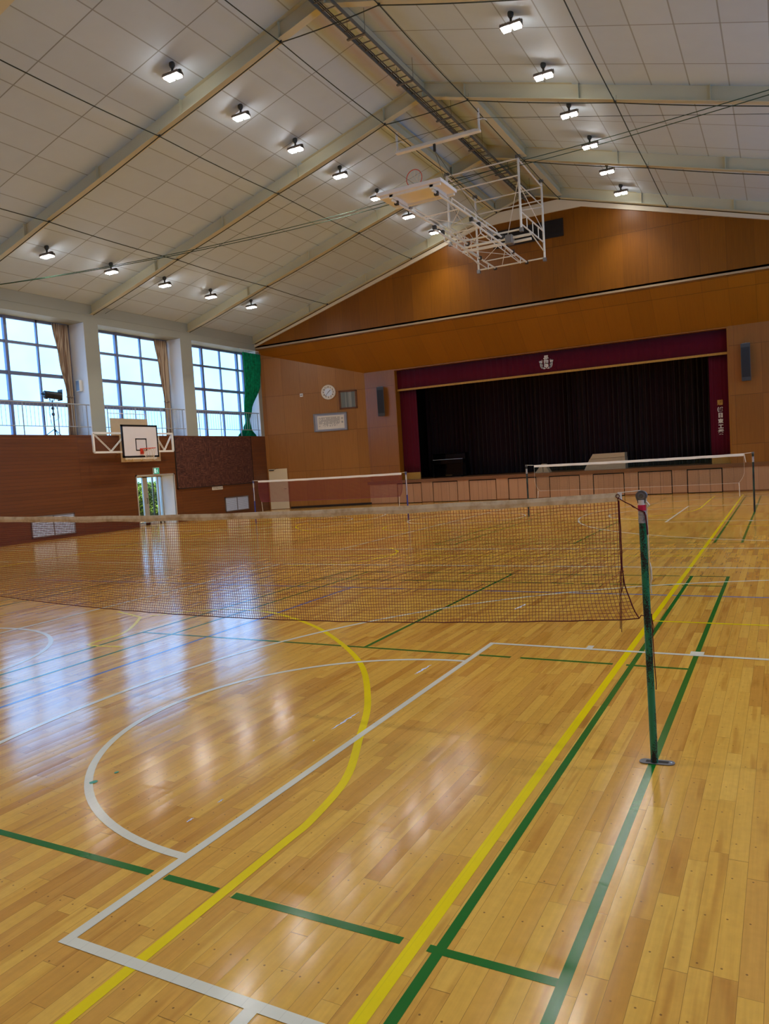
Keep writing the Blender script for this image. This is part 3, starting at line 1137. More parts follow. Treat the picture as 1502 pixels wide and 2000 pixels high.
# pale linings of the deep doorway
m = MB()
m.box(WINX - .12, XW - .02, DY1 - .012, DY1 - .001, 0, DZ).box(WINX - .12, XW - .02, DY0 + .001, DY0 + .012, 0, DZ).box(WINX - .12, XW - .02, DY0, DY1, DZ - .012, DZ - .001)
m.build('door_lining', 'lit_reveal', d2)

# outdoors behind the door: ground, hedge, wire fence
struct(MB().box(-45, WINX - .12, 2, 45, -0.25, -0.02).build('ground', 'soil'))
hg = MB()
rnd = random.Random(3)
for k in range(9000):
    y = 15.5 + rnd.random() * 11.0
    zz = rnd.random()
    z = 0.28 + zz * 1.42
    x = -24.3 - rnd.random() * .35 + .12 * sin(y * 3.1) * sin(z * 4)
    s = .035 + rnd.random() * .03
    a = Vector((rnd.gauss(0, 1), rnd.gauss(0, 1), rnd.gauss(0, 1))).normalized()
    b = a.orthogonal().normalized()
    c = a.cross(b)
    p = Vector((x, y, z))
    hg.add([p - b * s, p + c * s * .5, p + b * s, p - c * s * .5], [(0, 1, 2, 3)])
hedge = thing('hedge', (-24.6, 21.0, 0), 'clipped green hedge outdoors behind the glass double door', 'hedge')
hf = hg.build('foliage', 'leaf', hedge)
hf['kind'] = 'stuff'
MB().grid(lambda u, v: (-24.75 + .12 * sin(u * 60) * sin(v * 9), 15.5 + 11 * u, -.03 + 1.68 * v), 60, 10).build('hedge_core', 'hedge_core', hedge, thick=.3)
fe = thing('wire_fence', (-23.2, 20, 0), 'wire mesh fence outdoors between the glass door and the hedge', 'fence')
m = MB()
for k in range(90):
    y = 15.6 + k * .12
    m.box(-23.203, -23.197, y - .004, y + .004, 0.0, 1.95)
for z in [.1 + .25 * i for i in range(8)]:
    m.box(-23.207, -23.201, 15.6, 26.3, z - .004, z + .004)
m.build('mesh_panel', 'fence', fe)
for y in (15.6, 17.55, 19.5, 21.5, 23.5, 25.5):
    MB().box(-23.27, -23.21, y - .03, y + .03, -.05, 2.0).build('fence_post', 'fence', fe)

# ================================================================== STAGE
st = thing('stage', (-7.84, YF, 0), 'wide wooden stage platform with pale panelled front across the hall end', 'stage')
m = MB()
m.box(SX0, SX1, YF + .02, 30.4, .99, 1.05)
m.build('stage_floor', 'stage_wood', st)
m = MB()
m.box(SX0 - .6, SX1 + .6, YF - .05, YF + .06, .915, 1.052)
m.build('nosing', 'nosing', st)
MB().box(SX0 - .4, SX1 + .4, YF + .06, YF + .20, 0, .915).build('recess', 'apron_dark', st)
CARTS = [(-14.87, -13.64), (-13.10, -11.90), (-11.38, -10.13), (-9.61, -8.38), (-7.85, -6.59), (-6.07, -4.85), (-4.34, -3.08), (-2.56, -1.32)]
edges = [-16.50] + [v for c in CARTS for v in c] + [0.82]
for a, b in zip(edges[0::2], edges[1::2]):
    MB().box(a + .0, b - .0, YF - .02, YF + .06, .055, .915).build('front_panel', 'apron', st)
    MB().box(a, b, YF - .024, YF + .05, .0, .055).build('kickboard', 'nosing', st)
for k, (a, b) in enumerate(CARTS):
    c = thing('storage_cart', ((a + b) / 2, YF, 0), 'pale three-board storage cart front under the stage, %s from the speaker-and-clock side' % ORD[k], 'cart', 'storage carts under the stage')
    MB().box(a + .035, b - .035, YF - .008, YF + .055, .03, .875).build('cart_front', 'apron', c)
    m = MB()
    for q in (1, 2):
        x = a + .035 + (b - a - .07) * q / 3
        m.box(x - .004, x + .004, YF - .0095, YF - .008, .03, .875)
    m.build('board_joint', 'apron_dark', c)

# drapery
def folds(x0, x1, z0, z1, y, amp, n, seed=0, nu=None, sway=0.0):
    r = random.Random(seed)
    ph = [r.random() * 6.28 for _ in range(6)]
    nu = nu or n * 8

    def fn(u, v):
        x = x0 + (x1 - x0) * u
        q = u * n * 2 * pi
        a = amp * (.65 + .35 * sin(u * 17 + ph[0]))
        yy = y + a * sin(q + ph[1] + .9 * sin(u * 9 + ph[2]) + .25 * sin(v * 3 + ph[3])) + .4 * a * sin(2.3 * q + ph[4])
        return (x + sway * sin(v * 2.5 + ph[5]) * amp, yy, z0 + (z1 - z0) * v)
    return fn


va = thing('stage_valance', (-7.84, YF + .25, OZ1), 'burgundy velvet valance with school crest and gold braid above the stage', 'valance')
MB().grid(folds(OX0 + .05, OX1 - .05, 5.14, OZ1 - .03, YF + .24, .012, 46, 3), 460, 2).build('valance_cloth', 'burgundy', va, True, .006)
MB().box(OX0 + .05, OX1 - .05, YF + .205, YF + .235, 5.07, 5.155).build('gold_trim', 'gold', va)
# crest: laurel spikes around three stacked characters
cx, cz, cy = -7.79, 5.56, YF + .205
m = MB()


def leaf(bx, bz, ang, L, wd):
    ca, sa = cos(ang), sin(ang)
    prof = [(0, 0), (.25, .8), (.55, 1.0), (.8, .6), (1, 0), (.8, -.6), (.55, -1.0), (.25, -.8)]
    m.prism([(bx + L * u * ca - wd * v * sa, cy, bz + L * u * sa + wd * v * ca) for u, v in prof][::-1], (0, -.006, 0))


for s in (-1, 1):
    for bx, bz, ang, L, wd in ((.03, -.245, 12, .16, .030), (.10, -.235, 30, .17, .034), (.15, -.20, 48, .17, .034), (.18, -.15, 62, .18, .032),
                               (.19, -.09, 74, .21, .028), (.20, -.06, 55, .17, .022), (.165, -.16, 84, .15, .020), (.19, -.10, 95, .24, .018)):
        a = math.radians(ang if s > 0 else 180 - ang)
        leaf(cx + s * bx, cz + bz, a, L, wd)
for ch_, z, sz in (('長', .165, .215), ('南', -.005, .195), ('中', -.155, .185)):
    tm = text_mesh(ch_, sz, None, None, None, (cx, cy, cz + z), (1, 0, 0), (0, 0, 1), .008, bold=.012)
    m.add(tm.v, tm.f)
m.build('crest', 'white_tape', va)

for nm, x0, x1, lab in (('stage_leg_curtain', OX0 + .06, OX0 + .88, 'burgundy leg curtain at the clock end of the stage'), ('stage_leg_curtain', OX1 - .72, OX1 - .05, 'burgundy leg curtain bearing a column of white donor characters')):
    lc = thing(nm, ((x0 + x1) / 2, YF + .40, 1.05), lab, 'curtain', 'burgundy leg curtains')
    MB().grid(folds(x0, x1, 1.36, 5.20, YF + .42, .010, 5, 5), 60, 6).build('curtain_cloth', 'burgundy', lc, True, .006)
    MB().box(x0, x1 - .02, YF + .385, YF + .45, 1.055, 1.37).build('gold_hem', 'gold', lc)
    if 'donor' in lab:
        for ch, z, sz, mt in (('贈', 3.32, .20, 'gold'), ('㈱', 3.06, .19, 'white_tape'), ('日', 2.85, .19, 'white_tape'), ('東', 2.635, .17, 'white_tape'), ('工', 2.43, .18, 'white_tape'), ('業', 2.225, .19, 'white_tape')):
            text_mesh(ch, sz, mt, 'donor_lettering', lc, (-1.348, YF + .385, z), (1, 0, 0), (0, 0, 1), .006, bold=.009)

bc = tag(MB().grid(folds(-14.6, -7.2, 1.06, 7.2, 29.2, .09, 34, 11), 300, 6).build('stage_backdrop_curtain', 'burgundy_dark', None, True, .01, base=(-11, 29.2, 1.06)), 'dark wine pleated backdrop curtain behind the black piano', 'curtain', 'backdrop curtains')
bc2 = tag(MB().grid(folds(-7.6, -1.0, 1.06, 7.2, 28.8, .10, 30, 21), 300, 6).build('stage_backdrop_curtain', 'burgundy_dark', None, True, .01, base=(-4, 29.0, 1.06)), 'dark wine pleated backdrop curtain behind the pale lectern', 'curtain', 'backdrop curtains')

# lectern, small pale sloping box, black piano
le = thing('lectern', (-5.6, 27.25, 1.05), 'wide pale wooden lectern with one slanted side on the stage', 'lectern')
m = MB().prism([(-6.60, 27.0, 1.05), (-4.95, 27.0, 1.05), (-4.95, 27.0, 1.52), (-6.36, 27.0, 1.50)], (0, .6, 0))
m.build('lectern_body', 'lectern', le)
MB().prism([(-6.34, 26.98, 1.505), (-4.95, 26.98, 1.525), (-4.95, 26.98, 1.70), (-6.22, 26.98, 1.70)], (0, .55, 0)).build('lectern_top', 'lectern', le)
sb = thing('folding_step', (-8.35, 27.1, 1.05), 'small pale sloping step box standing on the stage behind the net', 'step')
MB().prism([(-8.65, 26.9, 1.05), (-8.02, 26.9, 1.05), (-8.24, 26.9, 1.42), (-8.34, 26.9, 1.42)], (0, .4, 0)).build('step_side', 'lectern', sb)
MB().box(-8.305, -8.285, 26.895, 26.9, 1.06, 1.40).build('step_slit', 'apron_dark', sb)

pn = thing('piano', (-13.0, 28.2, 1.05), 'black upright piano standing in the dark on the stage', 'piano')
m = MB().bevbox(-13.85, -12.25, 28.05, 28.45, 1.07, 2.12, .015)
m.build('piano_case', 'black_gloss', pn)
MB().bevbox(-13.85, -12.25, 27.72, 28.06, 1.66, 1.86, .015).build('key_bed', 'black_gloss', pn)
MB().box(-13.75, -12.35, 27.78, 27.98, 1.86, 1.875).build('keyboard', 'white_board', pn)
MB().bevbox(-13.9, -12.2, 28.0, 28.48, 2.12, 2.15, .01).build('piano_lid', 'black_gloss', pn)
for x in (-13.78, -12.32):
    MB().bevbox(x - .05, x + .05, 27.75, 27.87, 1.05, 1.67, .01).build('leg', 'black_gloss', pn)
m = MB()
for x in (-13.15, -13.05, -12.95):
    m.obox((x, 27.95, 1.13), (.012, 0, 0), (0, .10, 0), (0, 0, .008))
each(m, 'pedal', 'gold', pn)

# ================================================================== things on the front walls
def line_speaker(x, z0, z1, yawd, label):
    c = thing('line_speaker', (x, YF, z0), label, 'speaker', 'tall wall loudspeakers')
    a = math.radians(yawd)
    rx, ry = Vector((cos(a), sin(a), 0)), Vector((-sin(a), cos(a), 0))    # width, depth (towards the wall)
    h = z1 - z0

    def P(u, d, z):
        return Vector((x, YF - .20, 0)) + rx * u + ry * d + Vector((0, 0, z0 + z))
    m = MB()
    n = 10
    rings = []
    for k in range(n + 1):
        t = k / n
        d = -.10 - .05 * sin(pi * t) + .04 * (1 - t) * 1.0
        w = .155
        rings.append([P(-w, d, h * t), P(w, d, h * t), P(w * .7, .09, h * t), P(-w * .7, .09, h * t)])
    m.loft(rings)
    m.build('speaker_body', 'spk_body', c)
    m = MB()
    rings = []
    for k in range(1, n):
        t = k / n
        d = -.10 - .05 * sin(pi * t) + .04 * (1 - t) - .008
        rings.append([P(-.135, d, h * t), P(.135, d, h * t), P(.135, d + .012, h * t), P(-.135, d + .012, h * t)])
    m.loft(rings)
    m.build('speaker_grille', 'spk_grille', c)
    m = MB()
    m.obox(P(0, .05, h + .02), rx * .13, ry * .03, (0, 0, .012))
    m.tube([P(0, .05, h + .02), (x, YF, z0 + h + .05)], .015, 6)
    m.tube([P(0, .05, .15), (x, YF, z0 + .15)], .015, 6)
    each(m, 'wall_bracket', 'grey_metal', c)


line_speaker(-15.33, 4.0, 5.30, 22, 'tall dark loudspeaker on the wall between framed board and stage')
line_speaker(-0.41, 4.0, 5.32, -4, 'tall dark loudspeaker on the wood wall beyond the donor-lettered curtain')

# clock
ck = thing('wall_clock', tuple(on_splay(3.24, 5.31, 0)), 'round white wall clock with black numerals above the framed board', 'clock')
m = MB().lathe(on_splay(3.24, 5.31, .0), SPN, [(0, .34), (.05, .345), (.07, .335), (.075, .31), (.06, .305), (0.055, 0.0)], 40)
m.build('clock_case', 'paper', ck, True)
MB().lathe(on_splay(3.24, 5.31, .050), SPN, [(0, .306), (.008, .306)], 40).build('clock_face', 'clock_face', ck)
for h in range(1, 13):
    a = math.radians(90 - 30 * h)
    p = on_splay(3.24 + .235 * cos(a), 5.31 + .235 * sin(a), .059)
    text_mesh(str(h), .105, 'ink', 'numeral', ck, p, SPU, (0, 0, 1), .001, bold=.003)
for nm, ang, ln2, wd in (('hour_hand', 1 + 37 / 60, .155, .011), ('minute_hand', 37 / 5, .235, .008)):
    a = math.radians(90 - 30 * ang)
    d = SPU * cos(a) + Vector((0, 0, sin(a)))
    q = SPU * -sin(a) + Vector((0, 0, cos(a)))
    c0 = on_splay(3.24, 5.31, .064)
    MB().obox(c0 + d * (ln2 / 2 - .015), d * (ln2 / 2 + .015), q * wd, SPN * .002).build(nm, 'ink', ck)

# framed board with brushed columns
fb = thing('framed_board', tuple(on_splay(3.24, 3.93, 0)), 'long silver framed board of brushed writing under the clock', 'picture')
m = MB()
for a, b, z0, z1 in ((2.44, 2.48, 3.52, 4.35), (4.0, 4.04, 3.52, 4.35), (2.44, 4.04, 4.31, 4.35), (2.44, 4.04, 3.52, 3.56)):
    splay_box(m, a, b, z0, z1, .0, .05)
m.build('frame', 'grey_metal', fb)
m = MB()
splay_box(m, 2.47, 4.01, 3.55, 4.32, .003, .018)
m.build('mount_board', 'mat_grey', fb)
m = MB()
splay_box(m, 2.62, 3.90, 3.62, 4.24, .018, .024)
m.build('paper_sheet', 'paper', fb)
m = MB()
rnd = random.Random(12)
for k in range(26):
    s = 2.70 + k * .039
    z = 4.17
    n = rnd.choice((9, 10, 12, 13))
    for q in range(n):
        if rnd.random() < .12:
            z -= .034
            continue
        splay_box(m, s - .009, s + .009, z - .026, z - .003, .024, .0255)
        z -= .034
m.build('writing_stroke', 'ink', fb)
tm = MB()
for ch, z in (('校', 4.07), ('歌', 3.90)):
    q = text_mesh(ch, .10, None, None, None, on_splay(3.81, z, .0245), SPU, (0, 0, 1), .001)
    tm.add(q.v, q.f)
tm.build('title_lettering', 'ink', fb)

m = MB()
splay_box(m, 1.87, 2.01, 5.20, 5.35, .0, .06)
ws = thing('wall_sensor', tuple(on_splay(1.94, 5.27, 0)), 'tiny white square box on the wood wall beside the clock', 'sensor')
m.build('sensor_box', 'white_paint', ws)
m = MB()
splay_box(m, 1.89, 1.99, 5.25, 5.30, .06, .064)
m.build('sensor_lens', 'grey_metal', ws)

# air grille in the gable
gv = thing('gable_vent', (-7.73, YG, 10.25), 'wide dark louvred air vent high in the gable behind the hoop frame', 'vent')
m = MB()
gx0, gx1, gz0, gz1 = -9.11, -6.35, 9.92, 10.57
MB().box(gx0, gx1, YG - .004, YG - .001, gz0, gz1).build('vent_backing', 'black', gv)
for a, b, z0, z1 in ((gx0, gx1, gz0, gz0 + .03), (gx0, gx1, gz1 - .03, gz1), (gx0, gx0 + .03, gz0, gz1), (gx1 - .03, gx1, gz0, gz1)):
    m.box(a, b, YG - .03, YG, z0, z1)
m.build('vent_frame', 'apron_dark', gv)
m = MB()
for k in range(11):
    z = gz0 + .06 + k * .055
    m.obox(((gx0 + gx1) / 2, YG - .016, z), ((gx1 - gx0) / 2 - .02, 0, 0), (0, .012, .010), (0, -.002, .003))
m.build('slat', 'apron_dark', gv)

# ================================================================== side wall things
bd = thing('tile_board', (XW, 21.05, 1.37), 'large dark brown tiled panel on the wall beyond the glass door', 'panel')
MB().box(XW + .002, XW + .03, 18.60, 23.50, 1.37, 3.44).build('tile_face', 'tiles', bd)
m = MB()
for a, b, z0, z1 in ((18.56, 18.60, 1.33, 3.47), (23.50, 23.54, 1.33, 3.47), (18.56, 23.54, 1.33, 1.37)):
    m.box(XW, XW + .035, a, b, z0, z1)
m.build('board_edge', 'apron_dark', bd)

ns = thing('notice_sign', (XW, 20.98, 1.18), 'small cream sign strip with dark characters below the brown tile panel', 'sign')
MB().box(XW + .001, XW + .016, 20.65, 21.33, 1.175, 1.315).build('sign_plate', 'paper', ns)
m = MB()
rnd = random.Random(5)
for k in range(7):
    y = 20.72 + k * .085
    for q in range(3):
        z = 1.205 + q * .032
        m.box(XW + .016, XW + .0172, y, y + .055 * (.6 + .4 * rnd.random()), z, z + .016)
    m.box(XW + .016, XW + .0172, y + .018, y + .030, 1.20, 1.29)
m.build('lettering', 'ink', ns)

ex_ = thing('exit_sign', (XW, 17.45, 2.0), 'small lit green and white exit pictogram sign above the glass door', 'sign')
MB().box(XW + .001, XW + .05, 17.29, 17.60, 1.985, 2.245).build('sign_case', 'white_paint', ex_)
MB().box(XW + .05, XW + .053, 17.305, 17.585, 2.0, 2.23).build('sign_face', 'exit_green', ex_)
m = MB()
xx = XW + .0545
m.box(XW + .053, xx, 17.33, 17.42, 2.03, 2.21)
def stick(a, b, r):
    a, b = Vector((xx - .001, *a)), Vector((xx - .001, *b))
    d = (b - a)
    L = d.length / 2
    d.normalize()
    q = Vector((1, 0, 0)).cross(d)
    m.obox((a + b) / 2, d * L, q * r, (.0012, 0, 0))
stick((17.49, 2.16), (17.475, 2.10), .012)
stick((17.475, 2.10), (17.52, 2.06), .009)
stick((17.52, 2.06), (17.555, 2.065), .008)
stick((17.475, 2.10), (17.45, 2.06), .009)
stick((17.45, 2.06), (17.46, 2.02), .008)
stick((17.485, 2.15), (17.44, 2.13), .007)
stick((17.49, 2.15), (17.53, 2.125), .007)
m.lathe((xx - .002, 17.50, 2.185), (1, 0, 0), [(0, .014), (.0025, .014)], 12)
m.build('pictogram', 'exit_white', ex_)

for k, (a, b, z0, z1) in enumerate(VENTS):
    vt = thing('louvre_vent', (XW, (a + b) / 2, z0), ('low silver louvred vent behind the near red net' if k == 0 else 'low silver louvred vent beside the blue badminton post'), 'vent', 'low wall vents')
    m = MB()
    for y0, y1, zz0, zz1 in ((a, b, z0, z0 + .04), (a, b, z1 - .04, z1), (a, a + .04, z0, z1), (b - .04, b, z0, z1), ((a + b) / 2 - .02, (a + b) / 2 + .02, z0, z1)):
        m.box(XW, XW + .035, y0, y1, zz0, zz1)
    m.build('vent_frame', 'grey_metal', vt)
    MB().box(XW + .001, XW + .006, a, b, z0, z1).build('vent_backing', 'dark_fit', vt)
    m = MB()
    n = 13
    for q in range(n):
        z = z0 + .06 + (z1 - z0 - .12) * q / (n - 1)
        m.obox((XW + .02, (a + b) / 2, z), (.012, 0, -.016), (0, (b - a) / 2 - .035, 0), (.0012, 0, .0012))
    m.build('slat', 'vent_slat', vt)

for k, (y0, y1, z1) in enumerate(((14.58, 15.10, .82), (20.35, 21.3, .80), (13.55, 14.58, .82))):
    pass

# gallery railings, one per bay
bays = [(PILLARS[i][1], PILLARS[i + 1][0]) for i in range(4, 7)]
labs = ['white gallery railing below the window with the spotlight stand', 'white gallery railing above the wall-mounted hoop', 'white gallery railing beside the hanging green net']
for (a, b), lab in zip(bays, labs):
    rl = thing('gallery_railing', (XW - .06, (a + b) / 2, SILL), lab, 'railing', 'gallery railings')
    x = XW - .06
    MB().tube([(x, a, 4.57), (x, b, 4.57)], .021, 8).build('top_rail', 'rail_paint', rl, True)
    MB().tube([(x, a, 3.79), (x, b, 3.79)], .014, 8).build('bottom_rail', 'rail_paint', rl, True)
    n = int((b - a) / .15)
    m = MB()
    for q in range(1, n):
        y = a + (b - a) * q / n
        m.tube([(x, y, 3.79), (x, y, 4.57)], .0065, 6)
    each(m, 'baluster', 'rail_paint', rl, True)
    for q in (0.04, .36, .68, .97):
        y = a + (b - a) * q
        MB().tube([(x, y, SILL), (x, y, 4.56)], .018, 8).build('rail_post', 'rail_paint', rl, True)


def drape(prof, x, amp, n, name, mat, parent, thick=.006, xs=None):
    """hanging cloth: prof = [(z, y0, y1)] from the top down"""
    def fn(u, v):
        q = v * (len(prof) - 1)
        k = min(int(q), len(prof) - 2)
        t = q - k
        t = t * t * (3 - 2 * t)
        z = prof[k][0] + (prof[k + 1][0] - prof[k][0]) * (q - k)
        y0 = prof[k][1] + (prof[k + 1][1] - prof[k][1]) * t
        y1 = prof[k][2] + (prof[k + 1][2] - prof[k][2]) * t
        xo = 0 if xs is None else xs[k] + (xs[k + 1] - xs[k]) * t
        return (x + xo + amp * sin(u * n * 2 * pi) * (.7 + .3 * sin(u * 11)), y0 + (y1 - y0) * u, z)
    return MB().grid(fn, n * 8, 40).build(name, mat, parent, True, thick)


c1 = thing('window_curtain', (-21.5, 14.2, SILL), 'beige tied curtain beside the spotlight stand', 'curtain', 'beige gallery curtains')
drape([(7.44, 13.80, 14.47), (6.25, 13.98, 14.50), (4.92, 14.19, 14.47), (4.4, 14.17, 14.47), (3.50, 14.12, 14.48)], -21.66, .022, 7, 'curtain_cloth', 'curtain', c1)
MB().tube([(-21.66 + .045 * cos(a), 14.33 + .155 * sin(a), 4.90) for a in [k * pi / 8 for k in range(16)]], .018, 6, closed=True).build('tieback', 'curtain', c1)
c2 = thing('window_curtain', (-21.5, 19.0, SILL), 'beige tied curtain in the window above the wall hoop', 'curtain', 'beige gallery curtains')
drape([(7.44, 18.62, 19.34), (6.25, 18.80, 19.36), (4.96, 18.96, 19.30), (4.4, 18.94, 19.31), (3.50, 18.92, 19.33)], -21.66, .022, 7, 'curtain_cloth', 'curtain', c2)
MB().tube([(-21.66 + .045 * cos(a), 19.13 + .18 * sin(a), 4.95) for a in [k * pi / 8 for k in range(16)]], .018, 6, closed=True).build('tieback', 'curtain', c2)

gn = thing('ball_net_curtain', (-20.9, 24.1, SILL), 'gathered dark green ball net hanging by the gallery corner', 'net')
drape([(7.30, 23.27, 24.60), (6.9, 23.30, 24.60), (5.95, 23.36, 24.52), (4.66, 23.46, 24.02), (4.25, 23.57, 23.84), (3.86, 23.35, 23.96), (3.50, 22.97, 24.34)], -20.86, .05, 9, 'net_cloth', 'green_net', gn, .006, [0, 0, -.04, -.27, -.29, -.31, -.34])
m = MB()
for k in range(12):
    y = 23.30 + k * .116
    m.tube([(-20.86, y, 7.45 - .02 * (k % 2)), (-20.86, y + .03, 7.30)], .006, 5)
each(m, 'net_hook', 'white_tape', gn)
MB().tube([(-20.87, 23.1, 7.44), (-20.87, 24.64, 7.44)], .014, 8).build('net_rail', 'white_paint', gn)

wsp = thing('wall_speaker', (-21.37, 14.51, 5.07), 'small white box fixed on the window reveal above the railing', 'speaker')
MB().bevbox(-21.47, -21.27, 14.44, 14.569, 5.07, 5.48, .01).build('speaker_box', 'white_paint', wsp)
MB().box(-21.45, -21.29, 14.436, 14.44, 5.10, 5.45).build('speaker_grille', 'grey_metal', wsp)

# follow spot on its stand in the gallery
fs = thing('spotlight', (-21.25, 13.2, SILL), 'black stage spotlight on a stand in the gallery window', 'spotlight')
hx, hy, hz = -21.25, 13.23, 4.87
MB().tube([(hx, hy, SILL), (hx, hy, 4.72)], [.028, .016], 8).build('stand_pole', 'black', fs, True)
hd = Vector((0.05, .62, -.045)).normalized()
up = Vector((0, .07, 1)).normalized()
sd = hd.cross(up)
m = MB()
m.loft([[Vector((hx, hy, hz)) + hd * t + up * (r * cos(a)) + sd * (r * sin(a)) for a in [k * 2 * pi / 16 for k in range(16)]] for t, r in ((-.30, .09), (-.27, .125), (.20, .13), (.30, .14), (.31, .12))])
m.build('lamp_head', 'black', fs, True)
MB().obox(Vector((hx, hy, hz)) + hd * .315 + up * .03, hd * .006, up * .19, sd * .13).build('barn_door', 'black', fs)
m = MB().obox(Vector((hx, hy, hz)) - hd * .34, hd * .05, up * .02, sd * .02)
m.obox(Vector((hx, hy, hz)) - hd * .22 - up * .12, hd * .05, up * .03, sd * .04)
m.build('rear_knob', 'black', fs)
m = MB().tube([Vector((hx, hy, hz)) + sd * .16, Vector((hx, hy, hz - .2)) + sd * .1, Vector((hx, hy, hz - .22)), Vector((hx, hy, hz - .2)) - sd * .1, Vector((hx, hy, hz)) - sd * .16], .012, 6)
m.build('yoke', 'black', fs)
m = MB()
for z in (4.42, 4.22):
    m.lathe((hx, hy, z), (0, 0, 1), [(-.05, .03), (-.04, .045), (.04, .045), (.05, .03)], 12)
    m.obox((hx + .03, hy - .07, z), (.012, 0, 0), (0, .03, 0), (0, 0, .012))
each(m, 'collar', 'black', fs, True)
m = MB().tube([(hx, hy - .1, hz - .1), (hx, hy - .16, 4.3), (hx, hy - .1, 3.9), (hx, hy + .02, 3.72)], .007, 5)
m.tube([(hx, hy + .05, 4.6), (hx, hy + .2, 4.35), (hx, hy + .22, 4.1), (hx, hy + .05, 4.0)], .007, 5)
m.build('power_cord', 'black', fs, True)
for a in (0.3, 2.4, 4.5):
    MB().tube([(hx, hy, 3.72), (hx + .28 * cos(a) * .6, hy + .35 * sin(a), SILL + .012)], .012, 6).build('leg', 'black', fs)

# ---- wall-mounted basketball hoop
wh = thing('wall_hoop', (XW, 16.6, 2.6), 'white basketball backboard with black border on folding wall frame', 'hoop')
xb = -19.95
bm_ = MB().bevbox(xb - .04, xb, 14.97, 16.66, 2.64, 3.78, .006)
bb_ = bm_.build('backboard', 'white_board', wh)
m = MB()
for a, b, z0, z1 in ((14.95, 16.68, 3.735, 3.80), (14.95, 16.68, 2.62, 2.685), (14.95, 15.01, 2.62, 3.80), (16.62, 16.68, 2.62, 3.80)):
    m.box(xb - .045, xb + .004, a, b, z0, z1)
m.build('border', 'black', wh)
m = MB()
for a, b, z0, z1 in ((15.56, 16.10, 3.27, 3.31), (15.56, 16.10, 2.86, 2.90), (15.56, 15.60, 2.86, 3.31), (16.06, 16.10, 2.86, 3.31)):
    m.box(xb, xb + .003, a, b, z0, z1)
m.build('target_square', 'black', wh)
rc = (xb + .38, 15.83, 2.93)
rg = MB().tube([(rc[0] + .225 * cos(a), rc[1] + .225 * sin(a), rc[2]) for a in [k * pi / 16 for k in range(32)]], .010, 8, closed=True)
rg.tube([(xb, 15.76, 2.90), (rc[0] - .20, 15.76, 2.925)], .010, 6).tube([(xb, 15.90, 2.90), (rc[0] - .20, 15.90, 2.925)], .010, 6)
rg.tube([(xb, 15.83, 2.78), (rc[0] - .10, 15.65, 2.92)], .008, 6).tube([(xb, 15.83, 2.78), (rc[0] - .10, 16.0, 2.92)], .008, 6)
rg.box(xb, xb + .02, 15.75, 15.91, 2.74, 2.95)
ro = rg.build('ring', 'orange', wh, True)
m = MB()
for k in range(12):
    for s in (1, -1):
        pts = []
        for q in range(5):
            t = q / 4
            a = 2 * pi * k / 12 + s * t * .55
            r = .22 * (1 - t) + .13 * t
            pts.append((rc[0] + r * cos(a), rc[1] + r * sin(a), rc[2] - .40 * t))
        m.tube(pts, .006, 4)
m.build('net', 'net_white', ro)
# two truss wings
for y0, y1 in ((14.20, 15.72), (17.12, 18.07)):
    m = MB()
    xw = -20.55
    zt_, zb_ = 3.54, 2.86
    for z in (zt_, zb_):
        m.box(xw - .03, xw + .03, y0, y1, z - .035, z + .035)
    for y in (y0, y1):
        m.box(xw - .03, xw + .03, y - .035, y + .035, zb_, zt_)
    ymid = (y0 + y1) / 2
    for dy in (-.03, .03):
        m.tube([(xw, y0 + .04 + dy, zt_ - .04), (xw, ymid + dy, zb_ + .03)], .012, 6)
        m.tube([(xw, y1 - .04 + dy, zt_ - .04), (xw, ymid + dy, zb_ + .03)], .012, 6)
    m.build('truss_wing', 'white_paint', wh)
    m = MB()
    for y in ((y1 - .1,) if y0 < 15 else (y0 + .1,)):
        m.box(XW, xw - .02, y - .025, y + .025, zt_ - .03, zt_ + .03).box(XW, xw - .02, y - .025, y + .025, zb_ - .03, zb_ + .03)
    each(m, 'wall_arm', 'white_paint', wh)
m = MB()
m.box(XW + .004, XW + .03, 15.75, 17.75, 2.50, 3.49)
m.build('backing_panel', 'beige_ply', wh)
MB().box(XW + .005, XW + .03, 15.38, 17.2, 3.49, 4.12).build('railing_panel', 'beige_ply', wh)
MB().tube([(XW + .02, 15.30, 4.30), (XW + .02, 17.12, 4.30), (XW + .02, 17.12, 4.12)], .016, 6).build('panel_rail', 'white_paint', wh)
m = MB()
for y in (15.95, 16.25, 16.75, 17.35):
    m.box(XW + .03, XW + .10, y - .045, y + .045, 2.55, 3.48)
for z in (3.42, 3.1, 2.62):
    m.box(XW + .10, XW + .14, 15.85, 17.45, z - .03, z + .03)
each(m, 'mounting_rail', 'white_paint', wh)
m = MB()
for y, z in ((15.3, 3.6), (16.3, 3.6), (15.3, 2.85), (16.3, 2.85)):
    m.tube([(XW + .12, y + .45, z - .1), (xb - .04, y, z)], .024, 8)
each(m, 'support_arm', 'white_paint', wh)

